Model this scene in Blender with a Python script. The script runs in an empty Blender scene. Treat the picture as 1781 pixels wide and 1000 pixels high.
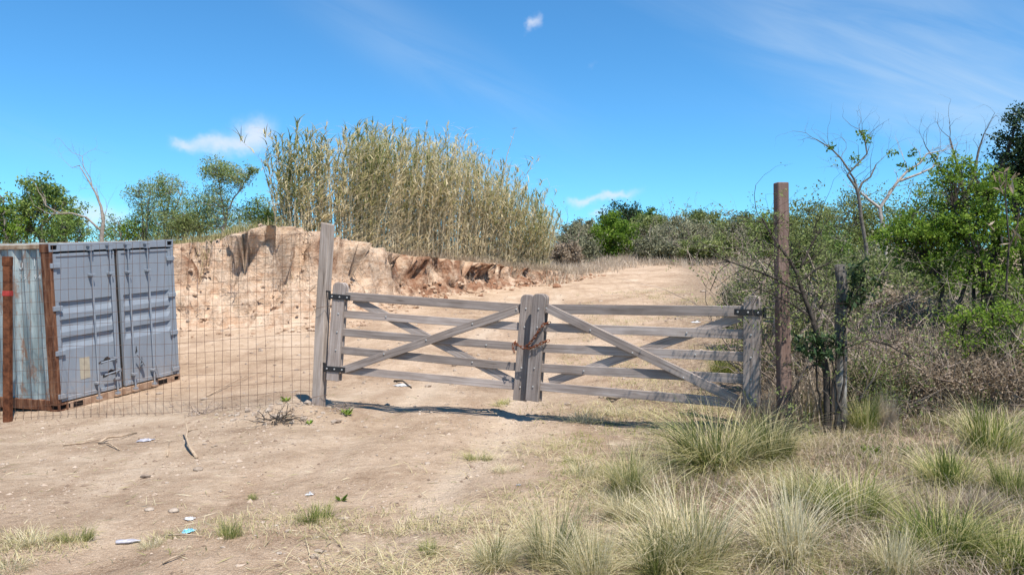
import bpy, bmesh, math, random
import numpy as np
from mathutils import Vector, Matrix
R = math.radians
scene = bpy.context.scene
COL = scene.collection

# ------------------------------------------------------------------ camera
F, CX, HY, CZ = 1400.0, 890.5, 490.0, 1.6
cam_d = bpy.data.cameras.new('camera')
cam_d.sensor_width = 36.0
cam_d.lens = 36.0 * F / 1781.0
cam_d.shift_y = -10.0 / 1781.0
cam_d.clip_start = 0.05
cam_d.clip_end = 3000.0
cam = bpy.data.objects.new('camera', cam_d)
cam.location = (0, 0, CZ)
cam.rotation_euler = (R(90), 0, 0)
COL.objects.link(cam)
scene.camera = cam

# ------------------------------------------------------------------ sun + sky
SUN = Vector((1.12, -1.95, 4.0)).normalized()
SUN_EL = math.asin(SUN.z)
SUN_AZ = math.atan2(SUN.x, SUN.y)
sun_d = bpy.data.lights.new('sun', 'SUN')
sun_d.energy = 5.0
sun_d.angle = R(0.55)
sun_d.color = (1.0, 0.955, 0.875)
sun = bpy.data.objects.new('sun', sun_d)
sun.rotation_euler = SUN.to_track_quat('Z', 'Y').to_euler()
sun.location = (10, -10, 30)
COL.objects.link(sun)

scene.view_settings.view_transform = 'Standard'
scene.view_settings.look = 'None'
scene.view_settings.gamma = 1.0
scene.view_settings.use_curve_mapping = False
scene.view_settings.exposure = 0.62
scene.cycles.max_bounces = 4
scene.cycles.diffuse_bounces = 2
scene.cycles.glossy_bounces = 2
scene.cycles.transmission_bounces = 3

world = bpy.data.worlds.new('World')
scene.world = world
world.use_nodes = True
wn = world.node_tree
for n in list(wn.nodes):
    wn.nodes.remove(n)


def node(nt, typ, **kw):
    n = nt.nodes.new(typ)
    for k, v in kw.items():
        setattr(n, k, v)
    return n


def setin(n, **kw):
    for k, v in kw.items():
        n.inputs[k.replace('_', ' ')].default_value = v


def math_(nt, op, a, b=None, c=None, clamp=False):
    n = nt.nodes.new('ShaderNodeMath')
    n.operation = op
    n.use_clamp = clamp
    for i, v in enumerate((a, b, c)):
        if v is None:
            continue
        if isinstance(v, (int, float)):
            n.inputs[i].default_value = v
        else:
            nt.links.new(v, n.inputs[i])
    return n.outputs[0]


def ramp(nt, fac, stops, interp='LINEAR'):
    n = nt.nodes.new('ShaderNodeValToRGB')
    n.color_ramp.interpolation = interp
    els = n.color_ramp.elements
    while len(els) < len(stops):
        els.new(0.5)
    for e, (p, c) in zip(els, stops):
        e.position = p
        e.color = (*c, 1.0) if len(c) == 3 else c
    nt.links.new(fac, n.inputs[0])
    return n.outputs[0]


def mixc(nt, fac, a, b, blend='MIX'):
    n = nt.nodes.new('ShaderNodeMix')
    n.data_type = 'RGBA'
    n.blend_type = blend
    for idx, v in ((0, fac), (6, a), (7, b)):
        if isinstance(v, (int, float)):
            n.inputs[idx].default_value = v
        elif isinstance(v, tuple):
            n.inputs[idx].default_value = (*v, 1.0) if len(v) == 3 else v
        else:
            nt.links.new(v, n.inputs[idx])
    return n.outputs[2]


def noise(nt, vec, scale, detail=4.0, rough=0.55, dist=0.0):
    n = nt.nodes.new('ShaderNodeTexNoise')
    n.inputs['Scale'].default_value = scale
    n.inputs['Detail'].default_value = detail
    n.inputs['Roughness'].default_value = rough
    n.inputs['Distortion'].default_value = dist
    if vec is not None:
        nt.links.new(vec, n.inputs['Vector'])
    return n.outputs['Fac']


def mapping(nt, vec, scale=(1, 1, 1), rot=(0, 0, 0), loc=(0, 0, 0)):
    n = nt.nodes.new('ShaderNodeMapping')
    n.inputs['Scale'].default_value = scale
    n.inputs['Rotation'].default_value = rot
    n.inputs['Location'].default_value = loc
    nt.links.new(vec, n.inputs['Vector'])
    return n.outputs[0]


def build_world():
    nt = wn
    L = nt.links
    out = node(nt, 'ShaderNodeOutputWorld')
    bg = node(nt, 'ShaderNodeBackground')
    sky = node(nt, 'ShaderNodeTexSky')
    sky.sky_type = 'NISHITA'
    sky.sun_disc = False
    sky.sun_elevation = SUN_EL
    sky.sun_rotation = SUN_AZ
    sky.altitude = 900.0
    sky.air_density = 1.0
    sky.dust_density = 0.15
    sky.ozone_density = 1.6
    hs = node(nt, 'ShaderNodeHueSaturation')
    hs.inputs['Saturation'].default_value = 1.0
    hs.inputs['Value'].default_value = 1.0
    L.new(mixc(nt, 1.0, sky.outputs[0], (0.29, 0.63, 0.83), 'MULTIPLY'), hs.inputs['Color'])
    tc = node(nt, 'ShaderNodeTexCoord')
    d = tc.outputs['Generated']
    sep = node(nt, 'ShaderNodeSeparateXYZ')
    L.new(d, sep.inputs[0])
    az = math_(nt, 'ARCTAN2', sep.outputs[0], sep.outputs[1])
    el = math_(nt, 'ARCSINE', sep.outputs[2])
    n1n = node(nt, 'ShaderNodeTexNoise')
    setin(n1n, Scale=20.0, Detail=4.0, Roughness=0.62)
    L.new(d, n1n.inputs['Vector'])
    n1 = n1n.outputs['Fac']
    ae = node(nt, 'ShaderNodeCombineXYZ')
    L.new(az, ae.inputs[0]); L.new(el, ae.inputs[1])
    wv = node(nt, 'ShaderNodeVectorMath', operation='MULTIPLY_ADD')
    L.new(n1n.outputs['Color'], wv.inputs[0])
    wv.inputs[1].default_value = (0.05, 0.04, 0.0)
    L.new(ae.outputs[0], wv.inputs[2])

    def blob(prev, px, py, sx, sy, rot, amp, warp=True):
        a0 = math.atan((px - CX) / F)
        e0 = math.atan((HY - py) / F * math.cos(a0))
        mp = node(nt, 'ShaderNodeMapping')
        mp.vector_type = 'TEXTURE'
        mp.inputs['Location'].default_value = (a0 + (0.025 if warp else 0), e0 + (0.02 if warp else 0), 0)
        mp.inputs['Rotation'].default_value = (0, 0, rot)
        mp.inputs['Scale'].default_value = (sx / F, sy / F, 1.0)
        L.new(wv.outputs[0] if warp else ae.outputs[0], mp.inputs['Vector'])
        dt_ = node(nt, 'ShaderNodeVectorMath', operation='DOT_PRODUCT')
        L.new(mp.outputs[0], dt_.inputs[0]); L.new(mp.outputs[0], dt_.inputs[1])
        g = math_(nt, 'POWER', 0.3679, dt_.outputs['Value'])
        return math_(nt, 'MULTIPLY_ADD', g, amp, 0.0 if prev is None else prev)
    cum = None
    for b in [(440, 226, 36, 26, 0.15, 1.15), (378, 252, 58, 17, 0.1, 1.0), (318, 250, 24, 9, -0.5, 0.5),
              (1070, 342, 40, 9, 0.1, 1.0), (1015, 349, 26, 8, 0.0, 0.8), (1036, 372, 22, 9, 0.2, 0.9),
              (930, 40, 12, 11, 0.7, 0.9), (1032, 112, 8, 6, 0.3, 0.32), (175, 372, 52, 20, 0.0, 0.95), (40, 350, 60, 12, 0.0, 0.5),
              (430, 382, 60, 14, 0.0, 0.6)]:
        cum = blob(cum, *b)
    tex = math_(nt, 'MULTIPLY_ADD', n1, 0.75, 0.52)
    cum = math_(nt, 'MULTIPLY', cum, tex)
    mr = node(nt, 'ShaderNodeMapRange')
    mr.interpolation_type = 'SMOOTHSTEP'
    L.new(cum, mr.inputs[0])
    mr.inputs[1].default_value = 0.10
    mr.inputs[2].default_value = 1.45
    cumf = mr.outputs[0]
    # thin cirrus: streaky noise along one slanted direction
    comb = node(nt, 'ShaderNodeCombineXYZ')
    ang = -0.42
    L.new(math_(nt, 'ADD', math_(nt, 'MULTIPLY', az, math.cos(ang)), math_(nt, 'MULTIPLY', el, math.sin(ang))), comb.inputs[0])
    L.new(math_(nt, 'ADD', math_(nt, 'MULTIPLY', az, -math.sin(ang)), math_(nt, 'MULTIPLY', el, math.cos(ang))), comb.inputs[1])
    st = noise(nt, mapping(nt, comb.outputs[0], scale=(2.6, 17.0, 1.0)), 1.0, 5.0, 0.56, 0.9)
    st2 = noise(nt, mapping(nt, comb.outputs[0], scale=(1.4, 3.5, 1.0), loc=(4, 2, 0)), 1.3, 2.0, 0.5, 0.3)
    cir = math_(nt, 'MULTIPLY', st, st2)
    cm = None
    for b in [(1500, 105, 330, 75, -0.42, 1.0), (1720, 40, 240, 60, -0.35, 0.5), (760, 110, 330, 50, -0.5, 0.42), (1650, 215, 260, 60, -0.2, 0.6), (120, 255, 200, 35, -0.3, 0.4)]:
        cm = blob(cm, *b, warp=False)
    mr2 = node(nt, 'ShaderNodeMapRange')
    mr2.interpolation_type = 'SMOOTHSTEP'
    L.new(cir, mr2.inputs[0])
    mr2.inputs[1].default_value = 0.10
    mr2.inputs[2].default_value = 0.42
    cirf = math_(nt, 'MULTIPLY', math_(nt, 'MULTIPLY', mr2.outputs[0], cm), 0.52, clamp=True)
    c1 = mixc(nt, cirf, hs.outputs[0], (2.9, 3.6, 4.3))
    c2 = mixc(nt, cumf, c1, (3.9, 4.1, 4.6))
    L.new(c2, bg.inputs['Color'])
    bg.inputs['Strength'].default_value = 0.145
    L.new(bg.outputs[0], out.inputs[0])


build_world()

# ------------------------------------------------------------------ helpers
rng = np.random.default_rng(7)
random.seed(5)


def P(px, py, Y):
    """point of the place seen at (px,py) when it stands Y metres ahead"""
    return Vector(((px - CX) / F * Y, Y, CZ - (py - HY) / F * Y))


def sstep(x, a, b):
    t = np.clip((np.asarray(x, float) - a) / (b - a), 0, 1)
    return t * t * (3 - 2 * t)


def _h(ix, iy, s):
    n = (ix.astype(np.int64) * 374761393 + iy.astype(np.int64) * 668265263 + s * 974634721) & 0xffffffff
    n = ((n ^ (n >> 13)) * 1274126177) & 0xffffffff
    n = (n ^ (n >> 16)) & 0xffffffff
    return n / 4294967295.0 * 2 - 1


def vnoise(x, y, s=0):
    x = np.asarray(x, float); y = np.asarray(y, float)
    ix = np.floor(x); iy = np.floor(y)
    fx = x - ix; fy = y - iy
    fx = fx * fx * (3 - 2 * fx); fy = fy * fy * (3 - 2 * fy)
    a = _h(ix, iy, s); b = _h(ix + 1, iy, s); c = _h(ix, iy + 1, s); d = _h(ix + 1, iy + 1, s)
    return (a * (1 - fx) + b * fx) * (1 - fy) + (c * (1 - fx) + d * fx) * fy


def fbm(x, y, o=3, s=0):
    v = 0; a = 1.0; t = 0
    for i in range(o):
        v = v + a * vnoise(np.asarray(x) * 2 ** i + 13.7 * i, np.asarray(y) * 2 ** i - 7.1 * i, s + i)
        t += a; a *= 0.5
    return v / t


def mk_mesh(name, V, quads=None, tris=None, mat=None, attrs=None, smooth=False, mats=None, midx=None):
    me = bpy.data.meshes.new(name)
    V = np.asarray(V, np.float32).reshape(-1, 3)
    q = np.asarray(quads if quads is not None else [], np.int32).reshape(-1, 4)
    t = np.asarray(tris if tris is not None else [], np.int32).reshape(-1, 3)
    nl = q.size + t.size
    nf = len(q) + len(t)
    me.vertices.add(len(V))
    me.vertices.foreach_set('co', V.ravel())
    me.loops.add(nl)
    me.polygons.add(nf)
    ls = np.concatenate([np.arange(len(q)) * 4, q.size + np.arange(len(t)) * 3]).astype(np.int32)
    me.polygons.foreach_set('loop_start', ls)
    me.loops.foreach_set('vertex_index', np.concatenate([q.ravel(), t.ravel()]).astype(np.int32))
    me.update(calc_edges=True)
    if attrs:
        for k, a in attrs.items():
            at = me.attributes.new(k, 'FLOAT', 'POINT')
            at.data.foreach_set('value', np.asarray(a, np.float32).ravel())
    for m in (mats or ([mat] if mat else [])):
        me.materials.append(m)
    if midx is not None:
        me.polygons.foreach_set('material_index', np.asarray(midx, np.int32))
    me.polygons.foreach_set('use_smooth', np.full(nf, bool(smooth)))
    return me


def link(name, me, parent=None, loc=(0, 0, 0), matrix=None):
    o = bpy.data.objects.new(name, me)
    COL.objects.link(o)
    if matrix is not None:
        o.matrix_basis = matrix
    else:
        o.location = loc
    if parent is not None:
        o.parent = parent
    return o


def tag(o, label=None, cat=None, group=None, kind=None):
    if label: o['label'] = label
    if cat: o['category'] = cat
    if group: o['group'] = group
    if kind: o['kind'] = kind
    return o


def thing(name, label, cat, loc=(0, 0, 0), group=None, matrix=None):
    o = link(name, None, None, loc, matrix)
    o.empty_display_size = 0.2
    return tag(o, label, cat, group)


class Geo:
    def __init__(s):
        s.V = []; s.Q = []; s.T = []; s.A = []; s.n = 0

    def add(s, V, Q=None, T=None, rnd=0.5):
        V = np.asarray(V, float).reshape(-1, 3)
        if Q is not None and len(Q): s.Q.append(np.asarray(Q).reshape(-1, 4) + s.n)
        if T is not None and len(T): s.T.append(np.asarray(T).reshape(-1, 3) + s.n)
        s.V.append(V)
        r = np.asarray(rnd, float)
        s.A.append(np.full(len(V), float(r)) if r.ndim == 0 else r)
        s.n += len(V)

    def box(s, lo, hi, M=None, rnd=0.5):
        x0, y0, z0 = lo; x1, y1, z1 = hi
        V = np.array([(x0, y0, z0), (x1, y0, z0), (x1, y1, z0), (x0, y1, z0), (x0, y0, z1), (x1, y0, z1), (x1, y1, z1), (x0, y1, z1)], float)
        if M is not None:
            V = np.array([tuple(M @ Vector(v)) for v in V])
        s.add(V, [(0, 3, 2, 1), (4, 5, 6, 7), (0, 1, 5, 4), (1, 2, 6, 5), (2, 3, 7, 6), (3, 0, 4, 7)], rnd=rnd)

    def tube(s, pts, rad, sides=5, rnd=0.5, cap=True):
        p = np.asarray([tuple(q) for q in pts], float)
        n = len(p)
        r = np.broadcast_to(np.asarray(rad, float), (n,)) if np.ndim(rad) else np.full(n, rad)
        t = np.gradient(p, axis=0)
        t /= np.linalg.norm(t, axis=1, keepdims=True) + 1e-9
        ref = np.array([0.31, 0.17, 0.93]) if abs(t[0][2]) < 0.8 else np.array([0.95, 0.2, 0.1])
        a = np.cross(t, ref); a /= np.linalg.norm(a, axis=1, keepdims=True) + 1e-9
        b = np.cross(t, a)
        th = np.arange(sides) / sides * 2 * np.pi
        V = p[:, None, :] + r[:, None, None] * (np.cos(th)[None, :, None] * a[:, None, :] + np.sin(th)[None, :, None] * b[:, None, :])
        V = V.reshape(-1, 3)
        i = np.arange(n - 1)[:, None] * sides; j = np.arange(sides)[None, :]; k = (np.arange(sides) + 1)[None, :] % sides
        Q = np.stack([i + j, i + k, i + sides + k, i + sides + j], -1).reshape(-1, 4)
        T = []
        if cap:
            V = np.vstack([V, p[0], p[-1]])
            e = n * sides
            for q in range(sides):
                T.append((e, (q + 1) % sides, q))
                T.append((e + 1, (n - 1) * sides + q, (n - 1) * sides + (q + 1) % sides))
        s.add(V, Q, T, rnd)

    def leaves(s, C, D, L, W, rnd, up=None, r=rng):
        """N diamond leaves: centre C, direction D, length L, width W"""
        N = len(C)
        D = D / (np.linalg.norm(D, axis=1, keepdims=True) + 1e-9)
        ref = r.normal(size=(N, 3)) * 0.55 + np.array([0, 0, 0.75])
        S = np.cross(D, ref); S /= np.linalg.norm(S, axis=1, keepdims=True) + 1e-9
        L = np.broadcast_to(L, (N,))[:, None]; W = np.broadcast_to(W, (N,))[:, None]
        V = np.stack([C - D * L * .5, C + S * W * .5 - D * L * .05, C + D * L * .5, C - S * W * .5 - D * L * .05], 1).reshape(-1, 3)
        Q = np.arange(N * 4).reshape(-1, 4)
        s.add(V, Q, rnd=np.repeat(rnd, 4))

    def blades(s, B, H, ang, lean, W, rnd, r=rng, seg=3):
        """N grass blades"""
        N = len(B)
        d = np.stack([np.cos(ang), np.sin(ang), np.zeros(N)], 1)
        wa = ang + np.pi / 2 + r.normal(size=N) * 0.6
        w = np.stack([np.cos(wa), np.sin(wa), np.zeros(N)], 1)
        H = np.broadcast_to(H, (N,))[:, None]; W = np.broadcast_to(W, (N,))[:, None]; le = np.broadcast_to(lean, (N,))[:, None]
        rows = []
        for k in range(seg + 1):
            t = k / seg
            c = B + np.array([0, 0, 1.0]) * H * (t - 0.42 * np.minimum(le, 1.6) * t * t) + d * H * le * (0.35 * t + 0.65 * t * t) * 0.9
            ww = W * (1 - t) ** 0.6 * 0.5
            if k < seg:
                rows += [c - w * ww, c + w * ww]
            else:
                rows += [c]
        m = len(rows)
        V = np.stack(rows, 1).reshape(-1, 3)
        o = np.arange(N)[:, None] * m
        Q = np.concatenate([o + np.array([[2 * k, 2 * k + 1, 2 * k + 3, 2 * k + 2]]) for k in range(seg - 1)], 0) if seg > 1 else None
        T = o + np.array([[2 * seg - 2, 2 * seg - 1, 2 * seg]])
        s.add(V, Q, T, np.repeat(rnd, m))

    def mesh(s, name, mat, origin=(0, 0, 0), smooth=False):
        V = np.concatenate(s.V) - np.asarray(tuple(origin), float)
        return mk_mesh(name, V, np.concatenate(s.Q) if s.Q else None, np.concatenate(s.T) if s.T else None, mat, {'rnd': np.concatenate(s.A)}, smooth)

    def obj(s, name, mat, parent=None, origin=(0, 0, 0), smooth=False):
        me = s.mesh(name, mat, origin, smooth)
        return link(name, me, parent, (0, 0, 0) if parent is not None else origin)


# ------------------------------------------------------------------ materials
def new_mat(name, rough=0.8, spec=0.2):
    m = bpy.data.materials.new(name)
    m.use_nodes = True
    nt = m.node_tree
    b = nt.nodes['Principled BSDF']
    b.inputs['Roughness'].default_value = rough
    b.inputs['Specular IOR Level'].default_value = spec
    return m, nt, b


def bump(nt, b, h, strength=0.3, dist=0.02):
    n = node(nt, 'ShaderNodeBump')
    n.inputs['Strength'].default_value = strength
    n.inputs['Distance'].default_value = dist
    nt.links.new(h, n.inputs['Height'])
    nt.links.new(n.outputs[0], b.inputs['Normal'])


def attr(nt, name):
    n = node(nt, 'ShaderNodeAttribute')
    n.attribute_name = name
    return n.outputs['Fac']


ALB = 0.80


def dim(stops, k=None):
    k = ALB if k is None else k
    return [(p, tuple(v * k for v in c)) for p, c in stops]


def leaf_mat(name, stops, trans=0.35, rough=0.6):
    m = bpy.data.materials.new(name)
    m.use_nodes = True
    nt = m.node_tree
    b = nt.nodes['Principled BSDF']
    b.inputs['Roughness'].default_value = rough
    b.inputs['Specular IOR Level'].default_value = 0.25
    oi = node(nt, 'ShaderNodeObjectInfo')
    fr = math_(nt, 'ADD', attr(nt, 'rnd'), math_(nt, 'MULTIPLY_ADD', oi.outputs['Random'], 0.34, -0.17), clamp=True)
    c = ramp(nt, fr, dim(stops, 0.9))
    nt.links.new(c, b.inputs['Base Color'])
    t = node(nt, 'ShaderNodeBsdfTranslucent')
    nt.links.new(c, t.inputs['Color'])
    mx = node(nt, 'ShaderNodeMixShader')
    mx.inputs[0].default_value = trans
    nt.links.new(b.outputs[0], mx.inputs[1])
    nt.links.new(t.outputs[0], mx.inputs[2])
    nt.links.new(mx.outputs[0], nt.nodes['Material Output'].inputs['Surface'])
    return m


def wood_mat(name, dark, mid, light, seed=0.0):
    m, nt, b = new_mat(name, 0.78, 0.25)
    tc = node(nt, 'ShaderNodeTexCoord')
    oi = node(nt, 'ShaderNodeObjectInfo')
    add = node(nt, 'ShaderNodeVectorMath', operation='ADD')
    sc = node(nt, 'ShaderNodeVectorMath', operation='SCALE')
    cmb = node(nt, 'ShaderNodeCombineXYZ')
    for i in range(3):
        nt.links.new(oi.outputs['Random'], cmb.inputs[i])
    nt.links.new(cmb.outputs[0], sc.inputs[0]); sc.inputs['Scale'].default_value = 37.0 + seed
    nt.links.new(tc.outputs['Object'], add.inputs[0]); nt.links.new(sc.outputs[0], add.inputs[1])
    v = add.outputs[0]
    grain = noise(nt, mapping(nt, v, scale=(1.6, 55, 55)), 1.0, 5.0, 0.6, 0.3)
    stain = noise(nt, mapping(nt, v, scale=(1.8, 5, 5)), 1.0, 4.0, 0.6, 0.5)
    saw = noise(nt, mapping(nt, v, scale=(45, 3, 3)), 1.0, 2.0, 0.5)
    f = math_(nt, 'ADD', math_(nt, 'MULTIPLY', grain, 0.55), math_(nt, 'MULTIPLY', stain, 0.45))
    vo = nt.nodes.new('ShaderNodeTexVoronoi')
    vo.inputs['Scale'].default_value = 1.0
    nt.links.new(mapping(nt, v, scale=(1.7, 9, 9)), vo.inputs['Vector'])
    knot = ramp(nt, vo.outputs['Distance'], [(0.03, (1, 1, 1)), (0.13, (0, 0, 0))])
    crack = ramp(nt, noise(nt, mapping(nt, v, scale=(0.9, 42, 42), loc=(5, 2, 1)), 1.0, 2.0, 0.5, 0.6), [(0.28, (1, 1, 1)), (0.335, (0, 0, 0))])
    f = math_(nt, 'SUBTRACT', f, math_(nt, 'ADD', math_(nt, 'MULTIPLY', knot, 0.16), math_(nt, 'MULTIPLY', crack, 0.20)))
    c = ramp(nt, f, [(0.28, dark), (0.5, mid), (0.70, light)])
    tone = math_(nt, 'MULTIPLY_ADD', oi.outputs['Random'], 0.5, 0.78)
    hsv = node(nt, 'ShaderNodeHueSaturation')
    nt.links.new(c, hsv.inputs['Color']); nt.links.new(tone, hsv.inputs['Value'])
    nt.links.new(hsv.outputs[0], b.inputs['Base Color'])
    bump(nt, b, math_(nt, 'ADD', grain, math_(nt, 'MULTIPLY', saw, 0.5)), 0.5, 0.004)
    return m


def plain_mat(name, c1, c2, scale=6.0, rough=0.7, spec=0.2, metal=0.0, bmp=0.0):
    m, nt, b = new_mat(name, rough, spec)
    tc = node(nt, 'ShaderNodeTexCoord')
    f = noise(nt, tc.outputs['Object'], scale, 5.0, 0.6)
    nt.links.new(ramp(nt, f, dim([(0.32, c1), (0.68, c2)], 0.85)), b.inputs['Base Color'])
    b.inputs['Metallic'].default_value = metal
    if bmp:
        bump(nt, b, f, bmp, 0.02)
    return m


M = {}
M['gate'] = wood_mat('weathered_grey_wood', (0.115, 0.088, 0.072), (0.25, 0.205, 0.18), (0.40, 0.345, 0.315))
M['post_grey'] = wood_mat('grey_post_wood', (0.11, 0.082, 0.063), (0.27, 0.22, 0.185), (0.42, 0.355, 0.315), 5)
M['post_brown'] = wood_mat('brown_post_wood', (0.10, 0.06, 0.047), (0.20, 0.128, 0.104), (0.31, 0.22, 0.185), 9)
M['post_old'] = wood_mat('old_round_post', (0.035, 0.03, 0.026), (0.095, 0.085, 0.075), (0.27, 0.255, 0.235), 11)
M['iron'] = plain_mat('black_iron', (0.012, 0.012, 0.014), (0.03, 0.028, 0.028), 40, 0.5, 0.4)
M['bolt'] = plain_mat('bolt_steel', (0.35, 0.34, 0.33), (0.55, 0.54, 0.52), 60, 0.4, 0.5, 0.3)
M['rust'] = plain_mat('rust', (0.06, 0.022, 0.012), (0.20, 0.075, 0.035), 14, 0.85, 0.15, 0, 0.3)
M['rust_chain'] = plain_mat('rusty_chain', (0.10, 0.03, 0.015), (0.27, 0.09, 0.04), 80, 0.8, 0.2)
M['wire'] = plain_mat('rusty_wire', (0.10, 0.055, 0.035), (0.20, 0.12, 0.085), 9, 0.7, 0.25)
M['red_paint'] = plain_mat('red_paint', (0.32, 0.03, 0.025), (0.42, 0.06, 0.05), 20, 0.6)
M['bark_grey'] = plain_mat('grey_bark', (0.10, 0.085, 0.07), (0.24, 0.21, 0.18), 18, 0.9, 0.1, 0, 0.4)
M['bark_pale'] = plain_mat('pale_dead_bark', (0.30, 0.25, 0.21), (0.55, 0.48, 0.42), 14, 0.9, 0.1, 0, 0.3)
M['bark_dead'] = plain_mat('dead_bark', (0.20, 0.16, 0.13), (0.42, 0.355, 0.30), 14, 0.9, 0.1, 0, 0.3)
M['bark_dark'] = plain_mat('dark_bark', (0.035, 0.028, 0.022), (0.11, 0.09, 0.075), 18, 0.9, 0.1, 0, 0.4)
M['twig'] = plain_mat('dry_twig', (0.18, 0.135, 0.11), (0.46, 0.37, 0.31), 3, 0.9, 0.1)
M['stick'] = plain_mat('dry_stick', (0.30, 0.21, 0.14), (0.56, 0.43, 0.31), 14, 0.9, 0.1, 0, 0.2)
M['stone'] = plain_mat('pale_stone', (0.22, 0.16, 0.12), (0.52, 0.43, 0.35), 9, 0.9, 0.1, 0, 0.2)
M['bank_clod'] = plain_mat('bank_earth_clod', (0.30, 0.18, 0.11), (0.66, 0.50, 0.37), 3, 0.95, 0.05, 0, 0.4)
M['clod'] = plain_mat('red_earth_clod', (0.20, 0.095, 0.055), (0.46, 0.27, 0.17), 5, 0.95, 0.05, 0, 0.5)
M['white_plastic'] = plain_mat('white_plastic', (0.42, 0.42, 0.43), (0.74, 0.73, 0.73), 8, 0.45, 0.4)
M['blue_plastic'] = plain_mat('blue_plastic', (0.10, 0.42, 0.60), (0.35, 0.68, 0.78), 30, 0.4, 0.4)
M['grey_plastic'] = plain_mat('greyish_plastic', (0.27, 0.25, 0.28), (0.52, 0.50, 0.54), 20, 0.35, 0.5)
M['brick'] = plain_mat('red_brick_rubble', (0.28, 0.10, 0.06), (0.48, 0.22, 0.15), 20, 0.9, 0.1, 0, 0.3)

M['leaf_mid'] = leaf_mat('leaf_mid_green', [(0, (0.06, 0.115, 0.022)), (0.6, (0.18, 0.265, 0.055)), (1, (0.34, 0.40, 0.11))])
M['leaf_bright'] = leaf_mat('leaf_bright_green', [(0, (0.065, 0.13, 0.014)), (0.6, (0.20, 0.31, 0.034)), (1, (0.40, 0.48, 0.09))], 0.45)
M['leaf_dark'] = leaf_mat('leaf_dark_green', [(0, (0.018, 0.038, 0.014)), (0.7, (0.045, 0.08, 0.028)), (1, (0.085, 0.125, 0.05))], 0.2, 0.45)
M['leaf_olive'] = leaf_mat('leaf_olive', [(0, (0.09, 0.12, 0.035)), (0.6, (0.22, 0.26, 0.08)), (1, (0.38, 0.40, 0.16))])
M['leaf_grey'] = leaf_mat('leaf_grey_green', [(0, (0.13, 0.13, 0.075)), (0.6, (0.28, 0.275, 0.16)), (1, (0.44, 0.42, 0.28))])
M['leaf_euc'] = leaf_mat('leaf_feathery', [(0, (0.10, 0.17, 0.055)), (0.6, (0.26, 0.34, 0.12)), (1, (0.45, 0.48, 0.22))], 0.45)
M['leaf_dry'] = leaf_mat('leaf_dry', [(0, (0.17, 0.115, 0.07)), (0.6, (0.35, 0.265, 0.185)), (1, (0.52, 0.43, 0.32))])
M['reed'] = leaf_mat('reed_leaf', [(0, (0.13, 0.17, 0.045)), (0.28, (0.32, 0.33, 0.12)), (0.52, (0.62, 0.54, 0.29)), (1, (0.88, 0.75, 0.54))], 0.45)
M['cane'] = leaf_mat('reed_cane', [(0, (0.27, 0.20, 0.12)), (0.5, (0.46, 0.36, 0.23)), (1, (0.62, 0.52, 0.37))], 0.0)
M['grass_green'] = leaf_mat('grass_green', [(0, (0.08, 0.125, 0.022)), (0.38, (0.22, 0.275, 0.055)), (0.66, (0.46, 0.43, 0.14)), (1, (0.78, 0.67, 0.38))], 0.42)
M['grass_mix'] = leaf_mat('grass_mixed', [(0, (0.09, 0.125, 0.03)), (0.32, (0.24, 0.265, 0.08)), (0.58, (0.52, 0.46, 0.20)), (1, (0.88, 0.76, 0.50))], 0.42)
M['grass_straw'] = leaf_mat('grass_straw', [(0, (0.11, 0.145, 0.04)), (0.25, (0.34, 0.32, 0.13)), (0.6, (0.68, 0.58, 0.33)), (1, (0.90, 0.80, 0.57))], 0.42)
M['grass_dry'] = leaf_mat('grass_dry_grey', [(0, (0.24, 0.17, 0.115)), (0.5, (0.46, 0.36, 0.26)), (1, (0.66, 0.56, 0.44))], 0.4)


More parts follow.
